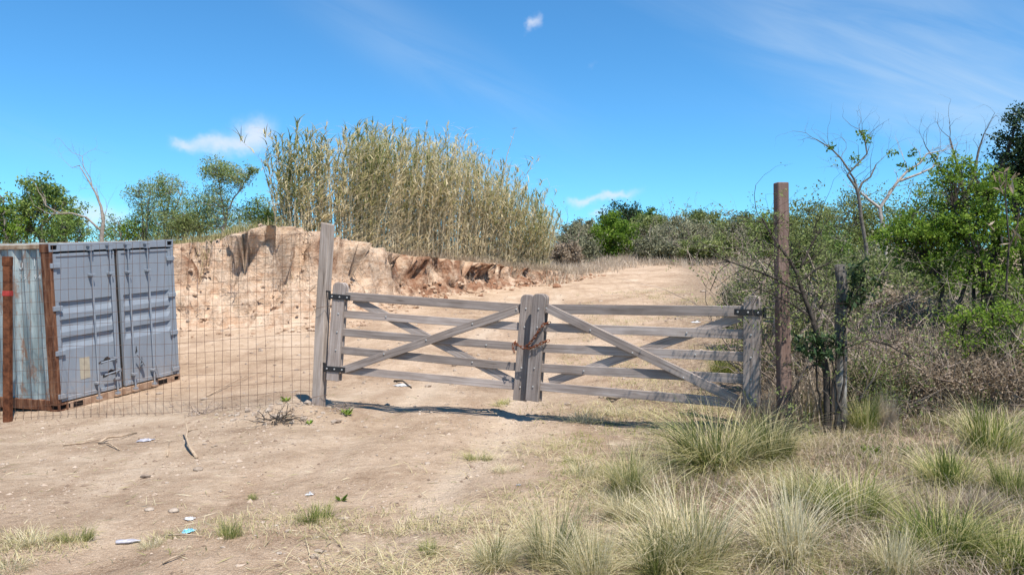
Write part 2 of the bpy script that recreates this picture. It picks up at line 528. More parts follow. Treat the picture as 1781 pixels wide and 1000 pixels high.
def ground_mat():
    m, nt, b = new_mat('sandy_ground', 0.95, 0.08)
    tc = node(nt, 'ShaderNodeTexCoord')
    v = tc.outputs['Object']
    n0 = noise(nt, v, 0.35, 4, 0.55, 0.3)
    n1 = noise(nt, v, 1.6, 5, 0.6, 0.2)
    n2 = noise(nt, v, 9.0, 6, 0.65)
    n3 = noise(nt, v, 55.0, 3, 0.6)
    f = math_(nt, 'ADD', math_(nt, 'ADD', math_(nt, 'MULTIPLY', n0, 0.35), math_(nt, 'MULTIPLY', n1, 0.3)), math_(nt, 'ADD', math_(nt, 'MULTIPLY', n2, 0.22), math_(nt, 'MULTIPLY', n3, 0.13)))
    dirt = ramp(nt, f, [(0.38, (0.19, 0.125, 0.08)), (0.455, (0.34, 0.245, 0.17)), (0.54, (0.475, 0.36, 0.26)), (0.63, (0.61, 0.49, 0.375))])
    sand = ramp(nt, f, [(0.38, (0.27, 0.175, 0.11)), (0.455, (0.44, 0.31, 0.21)), (0.53, (0.56, 0.41, 0.29)), (0.62, (0.68, 0.53, 0.40))])
    base = mixc(nt, attr(nt, 'pale'), dirt, sand)
    nr = noise(nt, mapping(nt, v, scale=(2.2, 0.35, 1.0), rot=(0, 0, 0.12)), 1.0, 5, 0.6, 0.4)
    base = mixc(nt, math_(nt, 'MULTIPLY', attr(nt, 'rut'), 0.55), base, (0.66, 0.535, 0.41))
    base = mixc(nt, math_(nt, 'MULTIPLY', ramp(nt, nr, [(0.52, (0, 0, 0)), (0.64, (1, 1, 1))]), 0.4), base, (0.32, 0.21, 0.14))
    # strata on the cut face: stretched sideways
    nb = noise(nt, mapping(nt, v, scale=(0.8, 0.8, 5.0)), 1.3, 5, 0.65, 0.8)
    nbf = noise(nt, v, 4.5, 6, 0.7, 0.6)
    bf = math_(nt, 'ADD', math_(nt, 'MULTIPLY', nb, 0.45), math_(nt, 'MULTIPLY', nbf, 0.55))
    bank = ramp(nt, bf, [(0.30, (0.30, 0.155, 0.09)), (0.40, (0.52, 0.33, 0.215)), (0.50, (0.66, 0.48, 0.345)), (0.66, (0.76, 0.61, 0.47))])
    base = mixc(nt, attr(nt, 'bank'), base, bank)
    red = ramp(nt, bf, [(0.34, (0.10, 0.043, 0.023)), (0.5, (0.27, 0.125, 0.068)), (0.68, (0.48, 0.29, 0.19))])
    base = mixc(nt, math_(nt, 'MULTIPLY', attr(nt, 'red'), ramp(nt, n1, [(0.36, (0, 0, 0)), (0.55, (1, 1, 1))])), base, red)
    litter_shade = ramp(nt, noise(nt, v, 30.0, 4, 0.7), [(0.35, (0.05, 0.036, 0.028)), (0.52, (0.13, 0.095, 0.072)), (0.68, (0.27, 0.205, 0.155))])  # brown leaf litter, kept very dark to paint in shade under the bushes
    lit = ramp(nt, n2, [(0.35, (0.15, 0.10, 0.07)), (0.52, (0.31, 0.225, 0.155)), (0.68, (0.46, 0.36, 0.25))])
    base = mixc(nt, math_(nt, 'MULTIPLY', attr(nt, 'veg'), 0.85), base, lit)
    n4 = noise(nt, v, 130.0, 2, 0.5)
    base = mixc(nt, math_(nt, 'MULTIPLY', ramp(nt, n4, [(0.60, (0, 0, 0)), (0.66, (1, 1, 1))]), 0.55), base, (0.72, 0.60, 0.48))
    base = mixc(nt, math_(nt, 'MULTIPLY', ramp(nt, n4, [(0.33, (1, 1, 1)), (0.39, (0, 0, 0))]), 0.35), base, (0.18, 0.115, 0.075))
    base = mixc(nt, attr(nt, 'leaf'), base, litter_shade)
    base = mixc(nt, 1.0, base, (ALB * 1.12, ALB * 1.10, ALB * 1.08), 'MULTIPLY')
    nt.links.new(base, b.inputs['Base Color'])
    h = math_(nt, 'ADD', math_(nt, 'MULTIPLY', n2, 0.6), math_(nt, 'MULTIPLY', n3, 0.25))
    h = math_(nt, 'ADD', h, math_(nt, 'MULTIPLY', nbf, math_(nt, 'MULTIPLY', attr(nt, 'bank'), 1.6)))
    h = math_(nt, 'ADD', h, math_(nt, 'MULTIPLY', n4, 0.10))
    bump(nt, b, h, 1.0, 0.085)
    return m


M['crumb'] = leaf_mat('soil_crumb', [(0, (0.12, 0.08, 0.055)), (0.55, (0.30, 0.215, 0.155)), (1, (0.46, 0.36, 0.28))], 0.0, 0.95)
M['ground'] = ground_mat()

# ------------------------------------------------------------------ terrain
PATH = np.array([(-60, 24), (-22, 20.5), (-12, 19.4), (-8.0, 19.2), (-6.1, 19.6), (-4.9, 20.2), (-4.2, 21.6), (-3.75, 24.0), (-3.45, 26.5), (-2.9, 29.2), (-1.8, 30.6), (0.7, 34.0), (2.8, 36.2), (4.6, 39.5), (6, 46)], float)
LIP = np.array([2.3, 2.3, 2.3, 2.62, 2.97, 3.05, 3.02, 2.85, 2.68, 2.52, 2.42, 2.2, 1.95, 1.9, 2.3])
SETB = np.array([1.9, 1.9, 1.9, 1.9, 1.9, 1.9, 1.8, 1.6, 1.1, 0.8, 0.7, 0.7, 0.7, 0.7, 0.7])


def path_dist(X, Y):
    X = np.asarray(X, float); Y = np.asarray(Y, float)
    best = np.full(X.shape, 1e9); sg = np.ones(X.shape); lip = np.zeros(X.shape); st = np.ones(X.shape); uu = np.zeros(X.shape)
    for i in range(len(PATH) - 1):
        a, b = PATH[i], PATH[i + 1]
        ab = b - a
        t = np.clip(((X - a[0]) * ab[0] + (Y - a[1]) * ab[1]) / (ab @ ab), 0, 1)
        dx = X - (a[0] + t * ab[0]); dy = Y - (a[1] + t * ab[1])
        d = np.hypot(dx, dy)
        cr = ab[0] * dy - ab[1] * dx
        k = d < best - 1e-9
        best = np.where(k, d, best); sg = np.where(k, np.where(cr >= 0, 1.0, -1.0), sg)
        lip = np.where(k, LIP[i] + t * (LIP[i + 1] - LIP[i]), lip)
        st = np.where(k, SETB[i] + t * (SETB[i + 1] - SETB[i]), st)
        uu = np.where(k, i + t, uu)
    return best * sg, lip, st, uu


GY = [-60, 0, 9, 11, 13, 16, 20, 25, 30, 40, 50, 60, 90, 150, 300, 900]
GZ = [-0.1, -0.02, -0.05, -0.03, 0.03, 0.2, 0.45, 0.78, 1.10, 1.85, 2.50, 3.05, 5.0, 7.5, 9.0, 9.0]


def terrain(X, Y):
    X = np.asarray(X, float); Y = np.asarray(Y, float)
    z = np.interp(Y, GY, GZ)
    z = z - 0.07 * np.clip(-3 - X, 0, 8) * (1 - sstep(Y, 13, 20)) * sstep(Y, 6, 10)
    z = z + 0.085 * np.clip(X - 1.2, 0, 7) * sstep(Y, 3, 8) * (1 - 0.6 * sstep(Y, 16, 40))
    z = z + 0.13 * np.exp(-(((X + 2.62) / 0.5) ** 2 + ((Y - 9.95) / 0.33) ** 2)) + 0.05 * np.exp(-(((X + 3.3) / 0.7) ** 2 + ((Y - 10.0) / 0.3) ** 2))
    near = 1 - sstep(Y, 16, 40)
    z = z + 0.035 * fbm(X * 0.55, Y * 0.55, 3, 3) + near * 0.014 * fbm(X * 2.3, Y * 2.3, 3, 9) + near * 0.011 * fbm(X * 7, Y * 7, 2, 19)
    z = z + sstep(Y, 16, 40) * 0.12 * fbm(X * 0.3, Y * 0.3, 3, 31)
    # wheel ruts through the gate
    for off in (-0.75, 0.75):
        cxr = -0.75 + off + 0.055 * (Y - 9.6) + 0.10 * np.clip(Y - 12, 0, 40) * 0.35 - 0.16 * np.clip(9.0 - Y, 0, 9)
        z = z - 0.035 * np.exp(-((X - cxr) / 0.26) ** 2) * (1 - sstep(Y, 18, 30))
    d, lip, st, uu = path_dist(X, Y)
    mask = sstep(d, -2.5, -0.5)
    rid = 1 - 2 * np.abs(fbm(X * 0.85, Y * 0.85, 2, 58))
    dw = d + mask * (0.42 * fbm(X * 0.7, Y * 0.7, 2, 51) + 0.34 * rid * sstep(d, 0.3, 1.2) - 0.2 * mask + 0.42 * fbm(X * 1.9, Y * 1.9, 3, 57) + 0.16 * fbm(X * 5.5, Y * 5.5, 2, 63))
    dw = dw - 0.95 * np.exp(-(((X + 6.15 - .25 * (Y - 21)) / 0.34) ** 2 + ((Y - 21.3) / 0.8) ** 2)) - 0.5 * np.exp(-(((X + 4.5) / 0.3) ** 2 + ((Y - 22.3) / 0.6) ** 2))
    t = dw / st
    f = np.where(t < 0, 0, np.where(t < 0.66, 0.50 * np.clip(t / 0.66, 0, 1) ** 1.15, np.where(t < 0.84, 0.50 + 0.50 * (t - 0.66) / 0.18, 1.0)))
    H = lip + 0.05 * np.clip(d - st, 0, 9) + 0.06 * fbm(X * 1.1, Y * 1.1, 3, 77) + 0.16 * fbm(X * 1.9, Y * 1.9, 3, 79) * np.exp(-np.clip(d - st, 0, 9) / .8)
    top = np.maximum(H - z, 0)
    z2 = z + top * f
    inb = ((t > -0.02) & (t < 1.0)).astype(float)
    face = np.where(top > 0.15, inb, 0)
    return z2, dict(d=d, t=t, face=face, uu=uu, top=top)


GRID = {}


def gz(x, y):
    """height of the ground sheet itself (bilinear on its grid)"""
    x = np.atleast_1d(np.asarray(x, float)); y = np.atleast_1d(np.asarray(y, float))
    xs, ys, Z = GRID['xs'], GRID['ys'], GRID['z']
    i = np.clip(np.searchsorted(xs, x) - 1, 0, len(xs) - 2); j = np.clip(np.searchsorted(ys, y) - 1, 0, len(ys) - 2)
    u = np.clip((x - xs[i]) / (xs[i + 1] - xs[i]), 0, 1); v = np.clip((y - ys[j]) / (ys[j + 1] - ys[j]), 0, 1)
    return (Z[j, i] * (1 - u) + Z[j, i + 1] * u) * (1 - v) + (Z[j + 1, i] * (1 - u) + Z[j + 1, i + 1] * u) * v


def gz1(x, y):
    return float(gz(x, y)[0])


def hit(px, py, ymax=90.0):
    ys = np.concatenate([np.arange(2.5, 20, 0.02), np.arange(20, ymax, 0.1)])
    xs = (px - CX) / F * ys
    zr = CZ - (py - HY) / F * ys
    g = gz(xs, ys)
    k = np.argmax(zr <= g)
    return Vector((xs[k], ys[k], g[k]))


def veg_mask(X, Y):
    """how much dry plant litter covers the ground (right verge, slopes, far scrub)"""
    right = sstep(X - (0.25 + np.clip(8.3 - Y, -30, 9) * -0.02 + np.clip(Y - 8.3, 0, 50) * 0.215 + 0.55 * fbm(X * 0.9, Y * 0.9, 3, 91)), 0.0, 1.7)
    far = sstep(Y, 47, 53)
    d, lip, st, uu = path_dist(X, Y)
    topv = sstep(d - st, 0.3, 1.5)
    strip = 0.55 * np.exp(-((Y - 5.45 - 0.12 * X) / 0.55) ** 2) * sstep(fbm(X * 1.1, Y * 1.4, 3, 97), -0.25, 0.3)
    return np.clip(np.maximum.reduce([right, far, topv, strip]), 0, 1)


def axis(segs):
    out = []
    for a, b, h in segs:
        out.append(np.arange(a, b - 1e-6, h))
    return np.concatenate(out)


def geo_axis(a, b, h0, g):
    v = [a]; h = h0
    while v[-1] < b:
        v.append(v[-1] + h); h *= g
    return np.array(v)


def build_ground():
    yb = -geo_axis(0, 60, 1.0, 1.25)[::-1]
    ys = np.concatenate([yb[:-1], axis([(0, 3, 0.25), (3, 12.5, 0.055), (12.5, 18.5, 0.12), (18.5, 31, 0.1), (31, 42, 0.14)]), geo_axis(42, 900, 0.4, 1.13)])
    xr = geo_axis(9, 700, 0.15, 1.16)
    xl = -geo_axis(11, 700, 0.15, 1.16)[::-1]
    xs = np.concatenate([xl[:-1], axis([(-11, -3.0, 0.085), (-3.0, 9, 0.075)]), xr])
    Xg, Yg = np.meshgrid(xs, ys)
    z, a = terrain(Xg, Yg)
    GRID.update(xs=xs, ys=ys, z=z)
    nx, ny = len(xs), len(ys)
    e = 0.05
    gx = (path_dist(Xg + e, Yg)[0] - path_dist(Xg - e, Yg)[0]) / (2 * e)
    gy = (path_dist(Xg, Yg + e)[0] - path_dist(Xg, Yg - e)[0]) / (2 * e)
    tq = a['t']
    w_ = sstep(tq, 0.72, 0.85) * (1 - sstep(tq, 0.95, 1.35)) * (a['top'] > 0.25)
    amp = 0.12 + 0.50 * sstep(fbm(Xg * 1.3, Yg * 1.3, 3, 123), -0.15, 0.45)
    fc = sstep(tq, -0.05, 0.25) * (1 - sstep(tq, 0.95, 1.1)) * (a['top'] > 0.15)
    crumble = fc * (0.24 * fbm(Xg * 4.2, Yg * 1.2 + z * 3.6, 3, 129) + 0.10 * fbm(Xg * 10, Yg * 4 + z * 9, 2, 133) + 0.42 * sstep(tq, 0.3, 0.8) * fbm(Xg * 1.7 + Yg * .8, z * 1.1, 3, 131))
    sh_ = w_ * amp + crumble
    V = np.stack([Xg - gx * sh_, Yg - gy * sh_, z - 0.05 * w_ * amp], -1).reshape(-1, 3)
    i = np.arange(ny - 1)[:, None] * nx; j = np.arange(nx - 1)[None, :]
    Q = np.stack([i + j, i + j + 1, i + nx + j + 1, i + nx + j], -1).reshape(-1, 4)
    bank = a['face']
    tt = a['t']
    red = bank * np.maximum(sstep(tt, 0.58, 0.68) * 0.95 * sstep(fbm(Xg * 0.9, Yg * 0.9, 3, 88), -0.12, 0.2), sstep(a['uu'], 7.6, 8.8) * 0.95)
    pale = sstep(Yg, 10.5, 14) * (1 - sstep(Yg, 60, 90)) * 0.9
    tr = np.exp(-((Xg + 0.75 + 0.16 * np.clip(9.0 - Yg, 0, 9)) / 1.4) ** 2) * 0.35
    pale = np.clip(np.maximum(pale, tr), 0, 1)
    veg = veg_mask(Xg, Yg) * (1 - bank)
    litter_shade_mask = sstep(Xg - (3.0 + (Yg - 8.3) * 0.215 + 0.35 * fbm(Xg * 1.5, Yg * 1.5, 3, 61)), 0, .5) * sstep(Yg + 0.3 * fbm(Xg * 1.7, Yg * 1.7, 2, 66), 7.25, 7.7) * (1 - sstep(Yg, 16, 22)) * 0.9  # where leaf litter and painted shade darken the foot of the right thicket
    rut = np.zeros_like(Xg)
    for off in (-0.75, 0.75):
        cxr = -0.75 + off + 0.055 * (Yg - 9.6) + 0.10 * np.clip(Yg - 12, 0, 40) * 0.35 - 0.16 * np.clip(9.0 - Yg, 0, 9) + 0.1 * fbm(Yg * .4, Xg * 0, 2, 14)
        rut = np.maximum(rut, np.exp(-((Xg - cxr) / 0.24) ** 2))
    rut = rut * (1 - sstep(Yg, 40, 48)) * sstep(fbm(Xg * .8, Yg * .35, 3, 17), -.35, .1)
    me = mk_mesh('ground', V, Q, None, M['ground'], dict(rut=rut, leaf=litter_shade_mask, bank=bank, red=red, pale=pale, veg=veg), True)  # leaf channel: litter colour with painted thicket shade
    return tag(link('ground', me), kind='structure')


build_ground()


# ------------------------------------------------------------------ small shape builders
def bevel_box(name, sx, sy, sz, bev, mat):
    bm = bmesh.new()
    bmesh.ops.create_cube(bm, size=1.0)
    for v in bm.verts:
        v.co = Vector((v.co.x * sx, v.co.y * sy, v.co.z * sz))
    if bev:
        bmesh.ops.bevel(bm, geom=bm.edges[:], offset=bev, segments=1, affect='EDGES', profile=0.5)
    me = bpy.data.meshes.new(name)
    bm.to_mesh(me); bm.free()
    me.materials.append(mat)
    return me


def round_board_mesh(name, L, w, th, mat, rad=0.06):
    """board lying along x, far end (+x) with rounded corners"""
    prof = [(-L / 2, -w / 2), (L / 2 - rad, -w / 2)]
    for k in range(1, 6):
        a = -math.pi / 2 + k / 6 * math.pi / 2
        prof.append((L / 2 - rad + rad * math.cos(a), -w / 2 + rad + rad * math.sin(a)))
    prof.append((L / 2, -w / 2 + rad))
    prof.append((L / 2, w / 2 - rad))
    for k in range(1, 6):
        a = k / 6 * math.pi / 2
        prof.append((L / 2 - rad + rad * math.cos(a), w / 2 - rad + rad * math.sin(a)))
    prof.append((L / 2 - rad, w / 2)); prof.append((-L / 2, w / 2))
    bm = bmesh.new()
    vs = [bm.verts.new((x, y, -th / 2)) for x, y in prof]
    f = bm.faces.new(vs)
    r = bmesh.ops.extrude_face_region(bm, geom=[f])
    for v in r['geom']:
        if isinstance(v, bmesh.types.BMVert):
            v.co.z += th
    bmesh.ops.recalc_face_normals(bm, faces=bm.faces[:])
    caps = [e for e in bm.edges if abs(e.verts[0].co.z - e.verts[1].co.z) < 1e-6]
    bmesh.ops.bevel(bm, geom=caps, offset=0.004, segments=1, affect='EDGES', profile=0.5)
    me = bpy.data.meshes.new(name)
    bm.to_mesh(me); bm.free()
    me.materials.append(mat)
    return me


def frame(xa, zn, origin):
    """matrix with local x along xa, local z along zn"""
    x = xa.normalized(); z = (zn - x * zn.dot(x)).normalized(); y = z.cross(x)
    m = Matrix((x, y, z)).transposed().to_4x4()
    m.translation = origin
    return m


# ------------------------------------------------------------------ field gate
BOLT_ME = None


def bolt_mesh():
    g = Geo()
    g.tube([(0, 0, -0.004), (0, 0, 0.006), (0, 0, 0.009)], [0.011, 0.011, 0.006], 7)
    return g.mesh('bolt', M['bolt'])


BOLT_ME = bolt_mesh()


class Leaf:
    def __init__(s, name, label, A, B, group):
        s.A = A; s.u = (B - A); s.u.z = 0; s.u.normalize()
        s.n = Vector((s.u.y, -s.u.x, 0))           # towards the camera side
        s.base = Vector((A.x, A.y, gz1(A.x, A.y)))
        s.root = thing(name, label, 'gate', s.base, group)

    def pt(s, px, py):
        d = Vector(((px - CX) / F, 1.0, -(py - HY) / F))
        o = Vector((0, 0, CZ))
        k = (s.A - o).dot(s.n) / d.dot(s.n)
        return o + d * k

    def put(s, name, me, m):
        m = Matrix.Translation(-s.base) @ m
        return link(name, me, s.root, matrix=m)

    def board(s, name, a, b, w, th, off, ext=(0, 0), rounded=False, twist=0.0):
        p, q = s.pt(*a), s.pt(*b)
        d = (q - p).normalized()
        p = p - d * ext[0]; q = q + d * ext[1]
        L = (q - p).length
        me = round_board_mesh(name, L, w, th, M['gate']) if rounded else bevel_box(name, L, w, th, 0.004, M['gate'])
        m = frame(d, s.n, (p + q) / 2 + s.n * off)
        if twist:
            m = m @ Matrix.Rotation(twist, 4, 'X')
        return s.put(name, me, m)

    def bolt(s, px, py, off):
        s.put('bolt', BOLT_ME, frame(s.u, s.n, s.pt(px, py) + s.n * off))

    def strap(s, a, b, off, w=0.065):
        p, q = s.pt(*a), s.pt(*b)
        d = (q - p).normalized()
        me = bevel_box('hinge_strap', (q - p).length, w, 0.010, 0.002, M['iron'])
        o = s.put('hinge_strap', me, frame(d, s.n, (p + q) / 2 + s.n * off))
        L = (q - p).length
        for k in (-0.36, 0.0, 0.36):
            b_ = link('bolt', BOLT_ME, o, (k * L, 0, 0.009))
        return p, q


TH = 0.044
left = Leaf('gate_leaf', 'left leaf of the grey wooden gate, hinged to the leaning pale post', P(587, 600, 10.25), P(912, 600, 9.68), 'gate leaves')
right = Leaf('gate_leaf', 'right leaf of the grey wooden gate, hinged to the tall brown post', P(934, 600, 9.50), P(1308, 600, 8.38), 'gate leaves')
rl = [((607, 515.5), (908, 536.5)), ((601, 546.4), (905, 568)), ((598.6, 577.9), (899, 602.5)), ((596.5, 609), (897, 637.6)), ((596.5, 643), (895, 670.6))]
rr = [((953.5, 537.4), (1294, 541.6)), ((952, 569.5), (1294, 581.5)), ((952, 605.5), (1292.6, 620.5)), ((944.5, 640), (1292.6, 658.6)), ((941.5, 672), (1291, 701.5))]
for i, (a, b) in enumerate(rl):
    left.board('rail', a, b, 0.108 if i == 0 else 0.097, 0.03, 0.0, (0.12, 0.12), twist=random.uniform(-.01, .01))
for i, (a, b) in enumerate(rr):
    right.board('rail', a, b, 0.112 if i == 0 else 0.10, 0.03, 0.0, (0.10, 0.14), twist=random.uniform(-.01, .01))
# stiles: two boards each side of the rails
for lf, a, b in ((left, (581, 661), (593.5, 491.5)), (left, (905.4, 695.5), (919.8, 512.5)), (right, (928, 696.4), (941.4, 511)), (right, (1307.6, 706), (1309, 514.5))):
    lf.board('stile', a, b, 0.165, TH, 0.0155 + TH / 2, rounded=True)
    lf.board('stile', a, b, 0.163, TH, -0.0155 - TH / 2, rounded=True)
left.board('brace', (597, 643.6), (907, 536.5), 0.10, 0.044, 0.0155 + 0.022, (-0.02, -0.035))
left.board('brace', (611, 519), (897, 668), 0.10, 0.034, -0.0155 - 0.017, (-0.03, -0.04))
right.board('brace', (950.5, 533.5), (1288, 697), 0.10, 0.044, 0.0155 + 0.022, (-0.03, -0.03))
right.board('brace', (949, 667), (1295.6, 548.5), 0.10, 0.034, -0.0155 - 0.017, (-0.04, -0.03))
for k in range(5):
    for lf, rails, xa, xb in ((left, rl, 588, 912), (right, rr, 936, 1308)):
        (x0, y0), (x1, y1) = rails[k]
        for xx in (xa, xb):
            yy = y0 + (y1 - y0) * (xx - x0) / (x1 - x0)
            sh = (584 + (661 - yy) * 0.07 if xx == 588 else xx + (600 - yy) * (0.075 if xx < 1000 else 0))
            lf.bolt(sh, yy, 0.0155 + TH)
for (x, y) in ((671, 615), (744, 591), (824, 563), (900, 538)):
    left.bolt(x, y, 0.0155 + 0.044)
for (x, y) in ((672, 551), (846, 604 - 4), (822, 630)):
    left.bolt(x, y, 0.0155)
for (x, y) in ((954, 536), (1030, 574), (1103, 613), (1191, 656)):
    right.bolt(x, y, 0.0155 + 0.044)
for (x, y) in ((1195, 579), (1210, 617), (1016, 645)):
    right.bolt(x, y, 0.0155)
left.strap((577, 515), (613, 518), 0.0155 + TH + 0.006)
left.strap((568, 639.5), (604, 642.5), 0.0155 + TH + 0.006)
pr, qr = right.strap((1279, 542), (1328, 544), 0.0155 + TH + 0.006)
# hinge eyes and pins reaching the posts
for lf, px, py in ((left, 575, 514.5), (left, 566.5, 639)):
    g = Geo(); c = lf.pt(px, py) + lf.n * 0.03
    g.tube([c + Vector((0, 0, -.05)), c + Vector((0, 0, .06))], 0.016, 8)
    g.tube([c + Vector((0, 0, .055)), c + Vector((-.05, .03, .058)), c + Vector((-.09, .06, .058))], 0.011, 6)
    o = g.obj('hinge_pin', M['iron'], lf.root, lf.base)
g = Geo(); c = right.pt(1331, 544) + right.n * 0.04
g.tube([c + Vector((0, 0, -.055)), c + Vector((0, 0, .055))], 0.02, 8)
e = right.pt(1346, 544) + right.n * 0.0
for dz in (-.05, .05):
    g.tube([c + Vector((0, 0, dz)), Vector((e.x, e.y, c.z + dz))], 0.008, 6)
g.obj('hinge_pin', M['iron'], right.root, right.base)

# ------------------------------------------------------------------ rusty chain
ch_base = right.pt(925, 600) + right.n * 0.07
chain = thing('chain', 'rusty chain looped around the two meeting gate stiles', 'chain', ch_base)
lk = Geo()
N = 12
path = []
for k in range(N + 1):
    a = k / N * 2 * math.pi
    path.append((0.019 * math.cos(a) + (0.012 if math.cos(a) > 0 else -0.012), 0.013 * math.sin(a), 0))
lk.tube(path, 0.0052, 5, cap=False)
LINK = lk.mesh('link', M['rust_chain'], smooth=True)


def run_chain(pts):
    pts = [np.array(tuple(p)) for p in pts]
    seg = [np.linalg.norm(pts[i + 1] - pts[i]) for i in range(len(pts) - 1)]
    tot = sum(seg)
    n = max(2, int(tot / 0.043))
    cum = np.concatenate([[0], np.cumsum(seg)])
    for k in range(n):
        s_ = (k + 0.5) / n * tot
        i = min(np.searchsorted(cum, s_) - 1, len(seg) - 1); i = max(i, 0)
        t = (s_ - cum[i]) / seg[i]
        p = pts[i] * (1 - t) + pts[i + 1] * t
        d = Vector(pts[i + 1] - pts[i])
        m = frame(d, right.n, Vector(p) - ch_base) @ Matrix.Rotation((k % 2) * math.pi / 2 + random.uniform(-.3, .3), 4, 'X')
        link('link', LINK, chain, matrix=m)


def cp(px, py, off=0.085):
    return right.pt(px, py) + right.n * off


run_chain([cp(897, 594, 0.00), cp(901, 596), cp(909, 601), cp(918, 605), cp(929, 604), cp(939, 600), cp(949, 595), cp(955, 592, 0.0)])
run_chain([cp(918, 604, 0.09), cp(928, 595, 0.09), cp(936, 585, 0.09), cp(944, 572, 0.09), cp(951, 563, 0.08), cp(957, 561, 0.0)])
run_chain([cp(899, 596, 0.09), cp(898, 604, 0.09), cp(900, 612, 0.085)])


# ------------------------------------------------------------------ posts
def sawn_post(name, label, base, top, sx, sy, rotz, mat, sink=0.25, cap_tilt=0.0):
    d = (top - base)
    L = d.length + sink
    root_loc = base.copy()
    bm = bmesh.new()
    bmesh.ops.create_cube(bm, size=1.0)
    bmesh.ops.subdivide_edges(bm, edges=[e for e in bm.edges if abs(e.verts[0].co.x - e.verts[1].co.x) > .5], cuts=9, use_grid_fill=True)
    for v in bm.verts:
        w = 1 + 0.03 * math.sin(v.co.x * 9 + v.co.y * 3)
        v.co = Vector((v.co.x * L + (cap_tilt * v.co.y if v.co.x > 0.49 else 0), v.co.y * sx * w + 0.012 * math.sin(v.co.x * 4), v.co.z * sy * w))
    sharp = [e for e in bm.edges if len(e.link_faces) == 2 and e.calc_face_angle() > 1.0]
    bmesh.ops.bevel(bm, geom=sharp, offset=0.008, segments=1, affect='EDGES', profile=0.5)
    me = bpy.data.meshes.new(name)
    bm.to_mesh(me); bm.free()
    me.materials.append(mat)
    m = frame(d, Vector((math.sin(rotz), -math.cos(rotz), 0)), base + d.normalized() * (L / 2 - sink))
    o = link(name, me, matrix=m)
    return tag(o, label, 'post')


LPX, LPY = 552, 10.34
b0 = P(LPX, 712, LPY); b0.z = gz1(b0.x, b0.y) - 0.0
lpost = sawn_post('gate_post', 'pale grey leaning timber post between the wire mesh and the gate', b0, P(571.5, 389, LPY), 0.135, 0.13, R(-22), M['post_grey'], cap_tilt=0.02)
b1 = P(1362, 715, 8.36); b1.z = gz1(b1.x, b1.y)
rpost = sawn_post('gate_post', 'tall reddish brown sawn timber post right of the gate', b1, P(1360, 318, 8.36), 0.122, 0.11, R(8), M['post_brown'])
# tie wire turns on the left post
for k, yy in enumerate((536, 690)):
    g = Geo()
    c = P(LPX + (712 - yy) / 323 * 19.5, yy, LPY)
    pts = []
    for a in np.linspace(0, 2 * math.pi, 15):
        pts.append(c + Vector((math.cos(a) * 0.115, math.sin(a) * 0.115, 0.03 * math.cos(a + 0.6))))
    g.tube(pts, 0.0028, 4, cap=False)
    o = g.obj('tie_wire', M['wire'], None, c)
    tag(o, ('loop of thin tie wire round the leaning pale post at the upper hinge', 'loop of thin tie wire near the foot of the leaning pale post')[k], 'wire')

# small old round fence post
sb = P(1462, 705, 7.95); sb.z = gz1(sb.x, sb.y)
st_ = P(1463, 460, 7.95)
g = Geo()
n = 14
pts = [sb.lerp(st_, k / (n - 1)) + Vector((0.008 * math.sin(k * 1.3), 0.008 * math.cos(k * 0.9), -0.2 if k == 0 else 0)) for k in range(n)]
rads = [0.062 - 0.010 * k / n + 0.003 * math.sin(k * 2.2) for k in range(n)]
pts.append(pts[-1] + Vector((0, 0, 0.004))); rads.append(0.03)
V0 = len(g.V)
m_ = frame(Vector((0, 0, 1)), Vector((0, -1, 0)), sb)
g.tube([m_.inverted() @ p for p in pts], rads, 12)
o = link('fence_post', g.mesh('fence_post', M['post_old'], smooth=True), matrix=m_)
tag(o, 'short old round grey fence post standing among the thorn bushes', 'post')

# ------------------------------------------------------------------ wire mesh fence with steel post
F0 = Vector((b0.x - 0.03, LPY - 0.12, 0)); F1 = P(12, 600, 11.12); F1.z = 0
fdir = (F1 - F0).normalized()
flen = (F1 - F0).length + 1.9
fence = thing('mesh_fence', 'rusty square wire mesh stretched from the pale gate post past the container', 'fence', Vector((F0.x, F0.y, gz1(F0.x, F0.y))))
fo = Vector(fence.location)


def ftop(s_):
    q = F0 + fdir * s_
    px_ = CX + q.x / q.y * F
    py_ = 404 + (555 - px_) * 0.050
    return CZ - (py_ - HY) / F * q.y


def fbot(s_):
    q = F0 + fdir * s_
    return gz1(q.x, q.y) + 0.01


WR = 0.0022
nv = int(flen / 0.121)
for k in range(nv + 1):
    s_ = 0.05 + k * 0.121
    g = Geo(); pts = []
    zt, zb = ftop(s_), fbot(s_)
    for t in np.linspace(0, 1, 9):
        z = zb + (zt - zb) * t
        w = 0.012 * math.sin(z * 2.1 + s_ * 1.7) + 0.008 * math.sin(z * 5 + k)
        pts.append(F0 + fdir * (s_ + 0.006 * math.sin(z * 3.3 + k * 2)) + Vector((0.3 * w, w, z)))
    g.tube(pts, WR, 4, cap=False)
    g.obj('wire', M['wire'], fence, fo)
nh = 15
for j in range(nh + 1):
    g = Geo(); pts = []
    for s_ in np.linspace(0.0, flen, 34):
        zt, zb = ftop(s_), fbot(s_)
        z = zb + 0.03 + (zt - zb - 0.03) * j / nh + 0.012 * math.sin(s_ * 2.3 + j * 1.1)
        w = 0.012 * math.sin(z * 2.1 + s_ * 1.7) - 0.005
        pts.append(F0 + fdir * s_ + Vector((0.3 * w, w, z)))
    g.tube(pts, WR, 4, cap=False)
    g.obj('wire', M['wire'], fence, fo)
